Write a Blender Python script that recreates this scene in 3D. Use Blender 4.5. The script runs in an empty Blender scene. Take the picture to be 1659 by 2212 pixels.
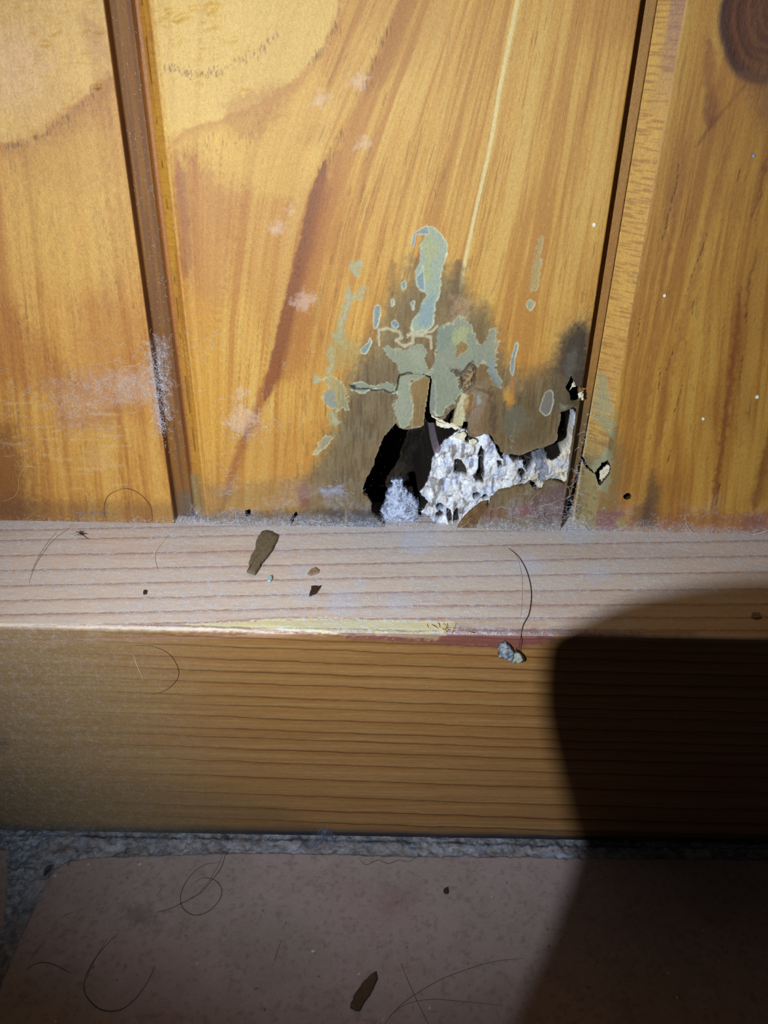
import bpy, math
import numpy as np
from mathutils import Matrix, Vector

# ------------------------------------------------------------------ camera, light, exposure (all sizes in mm, written out in metres)
MM = 0.001
F_PX, PITCH, ROLL, YAW = 1789.7, 0.5478, 0.0195, 0.0029
CAM = np.array([0.0, -172.0, 174.6])
LAMP = np.array([-52.0, -176.0, 158.0])
LAMP_AIM = np.array([-4.0, 0.0, 112.0])
LAMP_POWER = 1.85
LAMP_COLOR = (0.90, 0.97, 1.0)
AMBIENT = (0.021, 0.018, 0.016)
EXPOSURE = 0.0

sc = bpy.context.scene
C = sc.collection
_cy, _sy = math.cos(YAW), math.sin(YAW)
FW = np.array([_sy*math.cos(PITCH), _cy*math.cos(PITCH), -math.sin(PITCH)])
RT = np.array([_cy, -_sy, 0.0]); UP = np.cross(RT, FW)
_c, _s = math.cos(ROLL), math.sin(ROLL)
R2 = _c*RT + _s*UP; U2 = -_s*RT + _c*UP
cd = bpy.data.cameras.new('camera'); cam = bpy.data.objects.new('camera', cd); C.objects.link(cam)
m = Matrix(((R2[0], U2[0], -FW[0], CAM[0]*MM), (R2[1], U2[1], -FW[1], CAM[1]*MM), (R2[2], U2[2], -FW[2], CAM[2]*MM), (0, 0, 0, 1)))
cam.matrix_world = m
cd.sensor_fit = 'HORIZONTAL'; cd.sensor_width = 36.0; cd.lens = F_PX/1659*36.0
cd.clip_start = 0.002; cd.clip_end = 20
sc.camera = cam
sc.view_settings.view_transform = 'Standard'; sc.view_settings.look = 'None'
sc.view_settings.gamma = 1.0; sc.view_settings.exposure = EXPOSURE; sc.view_settings.use_curve_mapping = False

w = bpy.data.worlds.new('world'); sc.world = w; w.use_nodes = True
w.node_tree.nodes['Background'].inputs[0].default_value = (*AMBIENT, 1); w.node_tree.nodes['Background'].inputs[1].default_value = 1.0

ld = bpy.data.lights.new('torch_light', 'SPOT'); lo = bpy.data.objects.new('torch_light', ld); C.objects.link(lo)
ld.energy = LAMP_POWER; ld.color = LAMP_COLOR; ld.shadow_soft_size = 0.0006
ld.spot_size = math.radians(98); ld.spot_blend = 1.0
lo.location = LAMP*MM
lo.rotation_euler = Vector((LAMP_AIM-LAMP).tolist()).to_track_quat('-Z', 'Y').to_euler()

# ------------------------------------------------------------------ survey: marks traced on the photograph -> mm on the real planes
TH = 40.2; ZT = 65.3
def hit(p, ax, v):
    d = FW + (p[0]-829.5)/F_PX*R2 - (p[1]-1106)/F_PX*U2
    return CAM + (v-CAM[ax])/d[ax]*d
def on_wall(pts, y=0.0):  return np.array([[h[0], h[2]] for h in (hit(p, 1, y) for p in pts)])
def on_top(pts):   return np.array([[h[0], h[1]] for h in (hit(p, 2, ZT) for p in pts)])
def on_front(pts): return np.array([[h[0], h[2]] for h in (hit(p, 1, -TH) for p in pts)])
def on_floor(pts): return np.array([[h[0], h[1]] for h in (hit(p, 2, 0.0) for p in pts)])
def crop(pts, x0, y0, s): return [(x0+a/s, y0+b/s) for a, b in pts]

# ------------------------------------------------------------------ numeric helpers
def lin(c):
    c = np.asarray(c, float)/255.0
    return np.where(c <= 0.04045, c/12.92, ((c+0.055)/1.055)**2.4)
def _hash(i, j, seed):
    n = (i.astype(np.int64)*374761393 + j.astype(np.int64)*668265263 + seed*974711) & 0x7fffffff
    n = ((n ^ (n >> 13))*1274126177) & 0x7fffffff
    n = ((n ^ (n >> 15))*668265263) & 0x7fffffff
    return ((n ^ (n >> 16)) & 0xffff)/65535.0
def vnoise(x, y, seed=0):
    xi = np.floor(x); yi = np.floor(y); fx = x-xi; fy = y-yi
    fx = fx*fx*(3-2*fx); fy = fy*fy*(3-2*fy)
    a = _hash(xi, yi, seed); b = _hash(xi+1, yi, seed); c = _hash(xi, yi+1, seed); d = _hash(xi+1, yi+1, seed)
    return (a*(1-fx)+b*fx)*(1-fy) + (c*(1-fx)+d*fx)*fy
def fbm(x, y, seed=0, o=4, g=0.5):
    r = 0; a = 1.0; t = 0
    for k in range(o):
        r = r + a*vnoise(x*2**k + 17.3*k, y*2**k + 5.1*k, seed+k*31); t += a; a *= g
    return r/t
def sstep(a, b, x):
    t = np.clip((x-a)/(b-a), 0, 1); return t*t*(3-2*t)
def sdf(poly, x, y):
    """signed distance to a closed outline, negative inside"""
    poly = np.asarray(poly, float); n = len(poly)
    d2 = np.full(x.shape, 1e18); ins = np.zeros(x.shape, bool)
    for i in range(n):
        ax, ay = poly[i]; bx, by = poly[(i+1) % n]
        ex, ey = bx-ax, by-ay; L = ex*ex+ey*ey+1e-12
        t = np.clip(((x-ax)*ex+(y-ay)*ey)/L, 0, 1)
        d2 = np.minimum(d2, (x-ax-t*ex)**2+(y-ay-t*ey)**2)
        if ay != by:
            c = (ay > y) != (by > y)
            ins ^= c & (x < (bx-ax)*(y-ay)/(by-ay)+ax)
    d = np.sqrt(d2); return np.where(ins, -d, d)
def dline(pts, x, y):
    """distance to an open line, side sign, and position along it 0..1"""
    pts = np.asarray(pts, float); seg = np.hypot(*(pts[1:]-pts[:-1]).T); cum = np.r_[0, np.cumsum(seg)]
    d2 = np.full(x.shape, 1e18); side = np.ones(x.shape); tt = np.zeros(x.shape)
    for i in range(len(pts)-1):
        ax, ay = pts[i]; bx, by = pts[i+1]; ex, ey = bx-ax, by-ay; L = ex*ex+ey*ey+1e-12
        t = np.clip(((x-ax)*ex+(y-ay)*ey)/L, 0, 1)
        q = (x-ax-t*ex)**2+(y-ay-t*ey)**2; u = q < d2
        d2 = np.where(u, q, d2); side = np.where(u, np.sign(ex*(y-ay)-ey*(x-ax)), side)
        tt = np.where(u, (cum[i]+t*seg[i])/cum[-1], tt)
    return np.sqrt(d2), side, tt
def spline(pts, n=8):
    P = np.asarray(pts, float)
    if len(P) < 3: return P
    Q = np.vstack([2*P[0]-P[1], P, 2*P[-1]-P[-2]]); out = []
    for i in range(1, len(Q)-2):
        for t in np.linspace(0, 1, n, endpoint=False):
            out.append(0.5*((2*Q[i]) + (-Q[i-1]+Q[i+1])*t + (2*Q[i-1]-5*Q[i]+4*Q[i+1]-Q[i+2])*t*t + (-Q[i-1]+3*Q[i]-3*Q[i+1]+Q[i+2])*t**3))
    out.append(Q[-2]); return np.array(out)

class Sheet:
    """a surface sampled at (x, y) in mm of its own plane; albedo, relief, dust and gloss are laid on it"""
    def __init__(s, x, y, rgb, tone=(1, 1, 1)):
        s.x = x.ravel(); s.y = y.ravel(); n = s.x.size; s.tone = np.array(tone)
        s.c = np.tile(s.lin(rgb), (n, 1)); s.h = np.zeros(n); s.dust = np.zeros(n); s.r = np.full(n, 0.42)
    def lin(s, rgb):
        L = lin(rgb); return L*s.tone**((L.max()-L.min())/max(L.max(), 1e-4))
    def mix(s, a, rgb, idx=slice(None)):
        a = np.clip(a, 0, 1)[:, None]; s.c[idx] = s.c[idx]*(1-a)+s.lin(rgb)*a
    def box(s, P, m):
        return np.nonzero((s.x > P[:, 0].min()-m) & (s.x < P[:, 0].max()+m) & (s.y > P[:, 1].min()-m) & (s.y < P[:, 1].max()+m))[0]
    def stroke(s, P, w, rgb, a=1.0, wr=None, brk=0.0, fr=(1.0, 0.3), seed=1, h=0.0, dust=0.0, taper=0.12, wob=0.0, hard=0.0):
        P = np.asarray(P, float); wr = w if wr is None else wr
        i = s.box(P, max(w, wr)*1.2+wob)
        if not len(i): return
        x, y = s.x[i], s.y[i]
        if wob: x = x + wob*(fbm(x*0.9, y*0.9, seed+5, 3)-0.5)*2; y = y + wob*(fbm(x*0.9, y*0.9, seed+9, 3)-0.5)*2
        d, sd, t = dline(P, x, y)
        ww = np.where(sd > 0, w, wr)
        if taper: ww = ww*(0.25+0.75*np.minimum(1, np.minimum(t, 1-t)/taper))
        f = 1-sstep(hard, 1, d/np.maximum(ww, 1e-6))
        if brk: f = f*sstep(brk-0.25, brk+0.25, fbm(x*fr[0], y*fr[1], seed, 3)+0.15)
        s.mix(f*a, rgb, i); s.h[i] += f*h
        if dust: s.dust[i] = np.maximum(s.dust[i], f*dust)
    def patch(s, P, rgb, a=1.0, soft=0.2, rough=0.25, seed=1, h=0.0, rim=0.0, rimrgb=(215, 215, 175), brk=0.0, fr=(0.8, 0.8), dust=0.0, rr=None):
        P = np.asarray(P, float); i = s.box(P, soft+rough+0.6)
        if not len(i): return
        x, y = s.x[i], s.y[i]
        d = sdf(P, x, y) + rough*(fbm(x*1.5, y*1.5, seed, 4)-0.5)*2.4
        f = 1-sstep(-soft, soft, d)
        if brk: f = f*sstep(brk-0.2, brk+0.2, fbm(x*fr[0], y*fr[1], seed+3, 4)+0.1)
        s.mix(f*a, rgb, i); s.h[i] += f*h
        if rim: s.mix(rim*np.exp(-(d/0.13)**2)*(0.4+0.9*fbm(x*0.7, y*0.7, seed+2, 2)), rimrgb, i); s.h[i] += 0.03*rim*np.exp(-(d/0.15)**2)
        if dust: s.dust[i] = np.maximum(s.dust[i], f*dust)
        if rr is not None: s.r[i] = s.r[i]*(1-f)+rr*f

# ------------------------------------------------------------------ object helpers
def tag(o, label=None, cat=None, group=None, kind=None):
    if label: o['label'] = label
    if cat: o['category'] = cat
    if group: o['group'] = group
    if kind: o['kind'] = kind
    return o
def thing(name, loc, label, cat, group=None):
    o = bpy.data.objects.new(name, None); C.objects.link(o); o.location = np.asarray(loc)*MM
    o.empty_display_size = 0.005
    return tag(o, label, cat, group)
def mesh(name, V, F, mat, parent=None, sheet=None, smooth=True, origin=None):
    V = np.asarray(V, float)
    base = np.array(parent.location)/MM if parent is not None else (np.array([V[:, 0].mean(), V[:, 1].mean(), V[:, 2].min()]) if origin is None else np.asarray(origin, float))
    me = bpy.data.meshes.new(name); Vl = (V-base)*MM
    F = np.asarray(F); k = F.shape[1]
    me.vertices.add(len(Vl)); me.vertices.foreach_set('co', Vl.astype(np.float32).ravel())
    me.loops.add(F.size); me.loops.foreach_set('vertex_index', F.ravel().astype(np.int32))
    me.polygons.add(len(F)); me.polygons.foreach_set('loop_start', np.arange(0, F.size, k, dtype=np.int32))
    me.update(calc_edges=True)
    me.polygons.foreach_set('use_smooth', np.full(len(F), smooth)); me.update()
    if sheet is not None:
        a = me.color_attributes.new('tint', 'FLOAT_COLOR', 'POINT')
        a.data.foreach_set('color', np.c_[sheet[0], np.ones(len(Vl))].astype(np.float32).ravel())
        for nm, arr in (('dust', sheet[1]), ('gloss', sheet[2])):
            b = me.attributes.new(nm, 'FLOAT', 'POINT'); b.data.foreach_set('value', np.asarray(arr, np.float32))
    me.materials.append(mat); me.validate()
    o = bpy.data.objects.new(name, me); C.objects.link(o)
    if parent is not None: o.parent = parent
    else: o.location = base*MM
    return o
def gridfaces(nr, nc):
    i = np.arange(nr*nc).reshape(nr, nc)
    return np.stack([i[:-1, :-1], i[:-1, 1:], i[1:, 1:], i[1:, :-1]], -1).reshape(-1, 4)
def axis(*parts):
    """piecewise spacing: (start, end, step), ..."""
    out = [np.array([parts[0][0]], float)]
    for a, b, st in parts:
        n = max(1, int(round((b-a)/st))); out.append(np.linspace(a, b, n+1)[1:])
    return np.concatenate(out)
def cut(V, F, S, keep, edge_depth, mat, name, parent, edge_rgb=(96, 70, 40), nrm=(0, 1, 0), edge_dust=0.0):
    """drop the faces where keep <= 0, close the torn edge with an inner wall of the given depth"""
    c, du, gl = S
    fk = keep[F].mean(1) > 0; K = F[fk]; D = F[~fk]
    e = np.concatenate([K[:, [0, 1]], K[:, [1, 2]], K[:, [2, 3]], K[:, [3, 0]]])
    d = np.concatenate([D[:, [0, 1]], D[:, [1, 2]], D[:, [2, 3]], D[:, [3, 0]]])
    key = lambda q: np.minimum(q[:, 0], q[:, 1]).astype(np.int64)*len(V)+np.maximum(q[:, 0], q[:, 1])
    B = e[np.isin(key(e), key(d))]
    bi = np.unique(B); mp = np.full(len(V), -1); mp[bi] = np.arange(len(bi))+len(V)
    bj = np.arange(len(bi))+len(V)+len(bi); mp2 = np.full(len(V), -1); mp2[bi] = bj
    n = np.asarray(nrm, float); dep = edge_depth*(0.6+0.8*fbm(V[bi, 0]*0.7, V[bi, 2]*0.7, 77, 2))
    V2 = np.vstack([V, V[bi], V[bi]+n*dep[:, None]])
    F2 = np.vstack([K, np.stack([B[:, 1], B[:, 0], mp2[B[:, 0]], mp2[B[:, 1]]], 1)])
    F2[len(K):, 0] = mp[B[:, 1]]; F2[len(K):, 1] = mp[B[:, 0]]
    er = np.tile(lin(edge_rgb), (2*len(bi), 1))*(0.7+0.6*np.random.RandomState(3).rand(2*len(bi), 1))
    c2 = np.vstack([c, er]); du2 = np.r_[du, np.full(2*len(bi), edge_dust)]; gl2 = np.r_[gl, np.full(2*len(bi), 0.8)]
    used = np.unique(F2); rm = np.full(len(V2), -1); rm[used] = np.arange(len(used))
    return mesh(name, V2[used], rm[F2], mat, parent, (c2[used], du2[used], gl2[used]))
def prism(name, outline, base, e1, e2, n, thick, mat, parent=None, curl=0.0, sheet_rgb=None, jag=0.0, seed=1):
    """a small flake: outline (mm) spanned by e1/e2 at base, slightly domed, with real thickness"""
    P = np.asarray(outline, float); rs = np.random.RandomState(seed)
    Q = []
    for i in range(len(P)):
        a, b = P[i], P[(i+1) % len(P)]; k = max(2, int(np.hypot(*(b-a))/0.35))
        for t in np.linspace(0, 1, k, endpoint=False): Q.append(a*(1-t)+b*t+rs.normal(0, jag, 2))
    Q = np.array(Q); cen = Q.mean(0); m = len(Q); rings = [1.0, 0.93, 0.75, 0.5, 0.25]
    V = []; F = []
    e1, e2, n, base = map(lambda q: np.asarray(q, float), (e1, e2, n, base))
    L = np.abs((Q-cen) @ np.array([0, 1])).max()
    def pt(q, z): 
        z = z + curl*(((q-cen)[1]/L)**2)
        return base+e1*q[0]+e2*q[1]+n*z
    for r in rings:
        for q in Q:
            p = cen+(q-cen)*r; zz = thick*(0.8 if r == 1 else 1.0) + 0.25*thick*(fbm(np.array([p[0]*1.3]), np.array([p[1]*1.3]), seed, 3)[0]-0.5)
            V.append(pt(p, zz))
    V.append(pt(cen, thick)); top = len(V)-1
    b0 = len(V)
    for q in Q: V.append(pt(q, 0.0))
    V.append(pt(cen, 0.0)); bot = len(V)-1
    for k in range(len(rings)-1):
        for i in range(m):
            j = (i+1) % m; F.append((k*m+i, k*m+j, (k+1)*m+j, (k+1)*m+i))
    l = (len(rings)-1)*m
    for i in range(m):
        j = (i+1) % m
        F.append((l+i, l+j, top, top)); F.append((b0+i, b0+j, j, i)); F.append((b0+j, b0+i, bot, bot))
    me = bpy.data.meshes.new(name); V = np.array(V)
    org = base+e1*cen[0]+e2*cen[1] if parent is None else np.array(parent.location)/MM
    me.from_pydata([tuple((v-org)*MM) for v in V], [], [f if f[2] != f[3] else f[:3] for f in F])
    for p in me.polygons: p.use_smooth = True
    me.materials.append(mat); me.update(); me.validate()
    o = bpy.data.objects.new(name, me); C.objects.link(o)
    if parent is not None: o.parent = parent
    else: o.location = org*MM
    return o
def tubes(name, paths, rad, mat, parent=None, k=4, origin=None, taper=True):
    """paths: (n, m, 3) array of centre lines -> one mesh of fine tubes"""
    P = np.asarray(paths, float); n, m, _ = P.shape
    T = np.gradient(P, axis=1); T /= np.linalg.norm(T, axis=2, keepdims=True)+1e-9
    ref = np.array([0.31, 0.52, 0.79]); A = np.cross(T, ref); A /= np.linalg.norm(A, axis=2, keepdims=True)+1e-9
    Bn = np.cross(T, A); rad = np.broadcast_to(np.asarray(rad, float).reshape(-1, 1) if np.ndim(rad) else np.full((n, 1), rad), (n, 1))
    tt = np.linspace(0, 1, m); pr = (0.35+0.65*np.sqrt(np.clip(4*tt*(1-tt), 0, 1))) if taper else np.ones(m)
    R = rad*pr[None, :]
    ang = np.arange(k)/k*2*math.pi
    V = P[:, :, None, :] + R[:, :, None, None]*(A[:, :, None, :]*np.cos(ang)[None, None, :, None] + Bn[:, :, None, :]*np.sin(ang)[None, None, :, None])
    idx = np.arange(n*m*k).reshape(n, m, k)
    a = idx[:, :-1]; b = idx[:, 1:]
    F = np.stack([a, np.roll(a, -1, 2), np.roll(b, -1, 2), b], -1).reshape(-1, 4)
    return mesh(name, V.reshape(-1, 3), F, mat, parent, origin=origin)
def fibres(name, n, place, nrm, length, rad, mat, seed, parent=None, curl=1.2, m=9, lift=0.35, bias=None):
    """n curled lint fibres; place(rs, n) gives (n,3) start points, nrm the outward normal"""
    rs = np.random.RandomState(seed); p0 = place(rs, n); nn = np.broadcast_to(np.asarray(nrm, float), p0.shape)
    t1 = np.cross(nn, [0, 0, 1.0]) if abs(nrm[2]) < 0.7 else np.cross(nn, [0, 1.0, 0]); t1 /= np.linalg.norm(t1, axis=1, keepdims=True)
    t2 = np.cross(nn, t1)
    th = rs.rand(n)*2*math.pi
    if bias is not None: th = bias[0]+rs.normal(0, bias[1], n)
    L = rs.uniform(*length, n)*rs.uniform(0.4, 1, n); kap = rs.normal(0, curl, n); dk = rs.normal(0, curl*1.5, n); el = rs.uniform(-0.1, lift, n)
    P = np.zeros((n, m, 3)); P[:, 0] = p0
    for j in range(1, m):
        u = j/(m-1); a = th+kap*u*2+dk*u*u
        e = el*(1-1.8*u)
        st = (L/(m-1))[:, None]
        P[:, j] = P[:, j-1]+st*(t1*np.cos(a)[:, None]+t2*np.sin(a)[:, None]+nn*e[:, None])
    rr = rs.uniform(*rad, n)
    return tubes(name, P, rr, mat, parent, k=3)
def hair(name, P3, rad, mat, label=None, cat='hair', group=None, n=10):
    S = spline(P3, n)
    o = tubes(name, S[None], rad, mat, k=6)
    return tag(o, label, cat, group)

# ------------------------------------------------------------------ materials
def new_mat(name):
    mt = bpy.data.materials.new(name); mt.use_nodes = True
    return mt, mt.node_tree, mt.node_tree.nodes['Principled BSDF']
def N(nt, t, **k):
    n = nt.nodes.new(t)
    for a, b in k.items(): setattr(n, a, b)
    return n
def coords(nt, scale, rot=(0, 0, 0)):
    tc = N(nt, 'ShaderNodeTexCoord'); mp = N(nt, 'ShaderNodeMapping')
    mp.inputs['Scale'].default_value = scale; mp.inputs['Rotation'].default_value = rot
    nt.links.new(tc.outputs['Object'], mp.inputs['Vector']); return mp.outputs[0]
def noise(nt, vec, scale, detail=3.0, rough=0.6):
    n = N(nt, 'ShaderNodeTexNoise'); n.inputs['Scale'].default_value = scale; n.inputs['Detail'].default_value = detail; n.inputs['Roughness'].default_value = rough
    nt.links.new(vec, n.inputs['Vector']); return n.outputs['Fac']
def ramp(nt, fac, a, b, va=0.0, vb=1.0):
    n = N(nt, 'ShaderNodeMapRange'); n.inputs['From Min'].default_value = a; n.inputs['From Max'].default_value = b
    n.inputs['To Min'].default_value = va; n.inputs['To Max'].default_value = vb; nt.links.new(fac, n.inputs['Value']); return n.outputs[0]
def math_n(nt, op, a, b):
    n = N(nt, 'ShaderNodeMath', operation=op)
    for i, q in enumerate((a, b)):
        if isinstance(q, (int, float)): n.inputs[i].default_value = q
        else: nt.links.new(q, n.inputs[i])
    return n.outputs[0]
def mixc(nt, fac, a, b, mode='MIX'):
    n = N(nt, 'ShaderNodeMix', data_type='RGBA', blend_type=mode)
    for i, q in ((0, fac), (6, a), (7, b)):
        if isinstance(q, (int, float)): n.inputs[i].default_value = q
        elif isinstance(q, tuple): n.inputs[i].default_value = (*q, 1)
        else: nt.links.new(q, n.inputs[i])
    return n.outputs[2]
def attr(nt, nm, out='Color'):
    n = N(nt, 'ShaderNodeAttribute'); n.attribute_name = nm; return n.outputs[out]
def sheet_mat(name, stretch=(1, 1, 1), rot=(0, 0, 0), micro=0.16, bump=0.03, coat=0.25, spec=0.5, fleck=1.0, fine=4.0):
    """lacquered / bare surface: albedo, dust and gloss come with the mesh; the finest grain is noise"""
    mt, nt, b = new_mat(name); L = nt.links
    v = coords(nt, tuple(1000*q for q in stretch), rot)
    n1 = noise(nt, v, fine, 4, 0.65); n2 = noise(nt, v, fine*0.33, 3, 0.6)
    col = attr(nt, 'tint')
    k = math_n(nt, 'ADD', ramp(nt, n1, 0.25, 0.75, 1-micro, 1+micro), ramp(nt, n2, 0.3, 0.7, -micro*0.4, micro*0.4))
    g = N(nt, 'ShaderNodeVectorMath', operation='SCALE'); L.new(col, g.inputs[0]); L.new(k, g.inputs['Scale'])
    vi = coords(nt, (1000, 1000, 1000))
    d1 = noise(nt, vi, 3.6, 3, 0.7); d2 = noise(nt, vi, 0.9, 3, 0.6)
    dm = math_n(nt, 'MULTIPLY', attr(nt, 'dust', 'Fac'), ramp(nt, math_n(nt, 'ADD', d1, math_n(nt, 'MULTIPLY', d2, 0.6)), 0.78, 1.0, 0.12, 1.0))
    cc = mixc(nt, dm, g.outputs[0], (0.74, 0.79, 0.93))
    L.new(cc, b.inputs['Base Color'])
    rgh = math_n(nt, 'ADD', attr(nt, 'gloss', 'Fac'), math_n(nt, 'MULTIPLY', dm, 0.5)); L.new(rgh, b.inputs['Roughness'])
    b.inputs['Specular IOR Level'].default_value = spec
    b.inputs['Coat Weight'].default_value = coat; b.inputs['Coat Roughness'].default_value = 0.36
    bp = N(nt, 'ShaderNodeBump'); bp.inputs['Strength'].default_value = 1.0; bp.inputs['Distance'].default_value = bump*MM
    hh = math_n(nt, 'ADD', n1, math_n(nt, 'MULTIPLY', dm, 1.6)); L.new(hh, bp.inputs['Height'])
    L.new(bp.outputs[0], b.inputs['Normal']); L.new(bp.outputs[0], b.inputs['Coat Normal'])
    return mt
def plain_mat(name, rgb, rough=0.7, var=0.25, scale=2.0, bump=0.05, rgb2=None, alpha=None, spec=0.4):
    mt, nt, b = new_mat(name); v = coords(nt, (1000, 1000, 1000)); n = noise(nt, v, scale, 5, 0.65)
    a = tuple(lin(rgb)); c2 = tuple(lin(rgb2)) if rgb2 else tuple(q*(1-var) for q in a)
    nt.links.new(mixc(nt, ramp(nt, n, 0.35, 0.65), c2, a), b.inputs['Base Color'])
    b.inputs['Roughness'].default_value = rough; b.inputs['Specular IOR Level'].default_value = spec
    bp = N(nt, 'ShaderNodeBump'); bp.inputs['Distance'].default_value = bump*MM; nt.links.new(n, bp.inputs['Height']); nt.links.new(bp.outputs[0], b.inputs['Normal'])
    if alpha is not None: b.inputs['Alpha'].default_value = alpha
    return mt
M_PINE = sheet_mat('lacquered_pine', stretch=(1.5, 1, 0.8), rot=(0, 0.5, 0), micro=0.27, bump=0.085, coat=0.12, spec=0.42)
M_CORE = sheet_mat('rotten_wood', micro=0.25, bump=0.14, coat=0.0, spec=0.3, fine=1.6)
M_SILL = sheet_mat('pine_beam_wood', stretch=(0.35, 1, 1.6), micro=0.13, bump=0.035, coat=0.15, fine=3.0)
M_TILE = sheet_mat('terracotta_tile_and_mortar', micro=0.07, bump=0.03, coat=0.0, spec=0.25, fine=1.6)
M_LINT = plain_mat('pale_lint', (232, 238, 255), 0.6, 0.2, 1.0, 0.0)
M_LINTD = plain_mat('grey_blue_lint', (150, 165, 205), 0.7, 0.4, 1.0, 0.0)
M_HAIR = plain_mat('dark_hair', (46, 30, 20), 0.45, 0.3, 1.0, 0.0)
M_HAIRB = plain_mat('brown_hair', (96, 72, 56), 0.5, 0.3, 1.0, 0.0)
M_HAIRP = plain_mat('pale_hair', (214, 186, 140), 0.4, 0.2, 1.0, 0.0)
M_VOID = plain_mat('dark_cavity_timber', (36, 27, 20), 0.9, 0.5, 0.3, 0.3)

# ------------------------------------------------------------------ setting: dark backing wall behind the cladding
def box_mesh(name, x0, x1, y0, y1, z0, z1, mat, parent=None):
    V = [(x, y, z) for x in (x0, x1) for y in (y0, y1) for z in (z0, z1)]
    F = [(0, 1, 3, 2), (4, 6, 7, 5), (0, 4, 5, 1), (2, 3, 7, 6), (0, 2, 6, 4), (1, 5, 7, 3)]
    return mesh(name, V, F, mat, parent, smooth=False)
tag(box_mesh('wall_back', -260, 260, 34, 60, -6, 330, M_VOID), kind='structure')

# ------------------------------------------------------------------ cladding boards
XA, XB0, XB1, XC0 = -50.86, -42.58, 44.1, 52.15
ZBOT, ZFINE, ZTOP = 65.0, 182.0, 300.0
rs0 = np.random.RandomState(11)

def board_grid(x0, x1, xs, zs, tongue):
    """columns: bevel foot, bevel, face, rounded arris, tongue; returns V, F, X, Z, region code"""
    cols = [(x0-4.45, 9.0, 0), (x0-4.45, 6.0, 0)]
    cols += [(x0-4.4+4.2*t, 4.0-3.85*t, 1) for t in np.linspace(0, 1, 22)]
    cols += [(x0-0.1, 0.06, 2)] + [(x, 0.0, 2) for x in xs[(xs > x0) & (xs < x1-0.3)]]
    cols += [(x1-0.2, 0.04, 2), (x1-0.05, 0.18, 3), (x1, 0.45, 3), (x1+0.03, 1.4, 3), (x1+0.05, 2.6, 3), (x1+0.1, 3.4, 3)]
    cols += [(x1+0.1+t, 3.4, 4) for t in np.linspace(0.1, 1, 14)] + [(x1+1.1, 3.8, 5), (x1+1.1, 9.0, 5)]
    X = np.array([c[0] for c in cols]); Y = np.array([c[1] for c in cols]); R = np.array([c[2] for c in cols])
    Xg, Zg = np.meshgrid(X, zs); Yg, _ = np.meshgrid(Y, zs); Rg, _ = np.meshgrid(R, zs)
    wt = tongue(zs)[:, None]
    Xg = np.where(Rg >= 4, x1+0.1+(Xg-x1-0.1)*wt, Xg)
    return Xg, Yg, Zg, Rg
def grain(S, Xg, Zg, guides, seed, amp, rgb_d, rgb_l, fx=1.0, fz=0.03):
    """fine streaks that follow the traced guide lines"""
    g = [on_wall(p) for p in guides]; nr, nc = Xg.shape
    ci = [q[0, 0] for q in g]
    Cg = np.empty_like(Xg)
    for r in range(nr):
        z = Zg[r, 0]
        xi = [np.interp(-z, -q[:, 1], q[:, 0]) for q in g]
        o = np.argsort(xi); Cg[r] = np.interp(Xg[r], np.array(xi)[o], np.array(ci)[o]) + np.where(Xg[r] < min(xi), Xg[r]-min(xi), 0) + np.where(Xg[r] > max(xi), Xg[r]-max(xi), 0)
    c, z = Cg.ravel(), Zg.ravel()
    a = fbm(c*fx*0.35, z*fz*0.5, seed, 3); b = fbm(c*fx*1.2, z*fz, seed+3, 4); d = fbm(c*fx*5, z*fz*4, seed+7, 3)
    k = 0.45*a+0.35*b+0.2*d
    S.mix(amp*sstep(0.48, 0.62, k), rgb_d); S.mix(amp*sstep(0.52, 0.38, k)*0.8, rgb_l)
    pore = sstep(0.71, 0.80, vnoise(c*6.0, z*0.30, seed+21))*sstep(0.52, 0.66, fbm(c*0.5, z*0.05, seed+23, 2))
    S.mix(pore*0.3, (105, 62, 26)); S.h -= pore*0.03
    big = fbm(S.x*0.05, S.y*0.04, seed+30, 3); S.mix(0.35*sstep(0.5, 0.7, big), rgb_d)
    return c
def ticks(S, line, n, spread, length, rgb, seed, a=0.7, w=0.10, h=-0.04):
    rs = np.random.RandomState(seed); L = spline(line, 6)
    for k in range(n):
        t = rs.rand()*(len(L)-1); i = int(t); p = L[i]*(1-t+i)+L[min(i+1, len(L)-1)]*(t-i)
        p = p+rs.normal(0, spread, 2); l = rs.uniform(*length); sl = rs.normal(0.05, 0.12)
        S.stroke([p, p+[sl*l, -l]], w*rs.uniform(0.7, 1.6), rgb, a*rs.uniform(0.5, 1), taper=0.3, h=h)
def dimples(S, region, n, size, seed, hh=-0.10):
    rs = np.random.RandomState(seed); x0, y0, x1, y1 = region
    P = on_wall([(rs.uniform(x0, x1), rs.uniform(y0, y1)) for k in range(n)])
    for p in P:
        a = rs.uniform(*size); b = a*rs.uniform(0.3, 0.6); i = S.box(p[None], 3*a)
        d = ((S.x[i]-p[0])/a)**2+((S.y[i]-p[1]-0.15*(S.x[i]-p[0]))/b)**2
        S.h[i] += 1.5*hh*np.exp(-d)*rs.uniform(0.5, 1.3)
def bevel_look(S, R, rgb, seed, a=0.5):
    i = np.nonzero(R == 1)[0]; x, z = S.x[i], S.y[i]
    S.mix(np.full(len(i), 0.85), rgb, i)
    t = fbm(x*0.35, z*4.5, seed, 4); S.mix(a*sstep(0.5, 0.68, t), (150, 92, 42), i)
    S.mix(0.3*sstep(0.5, 0.75, fbm(x*0.3, z*0.09, seed+4, 3)), (176, 118, 62), i)
    S.h[i] += 0.05*(t-0.5)

def board_V(Xg, Yg, Zg, S):
    return np.stack([Xg.ravel(), Yg.ravel()-S.h, Zg.ravel()], 1)

PINE = (0.88, 1.03, 1.4)
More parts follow.
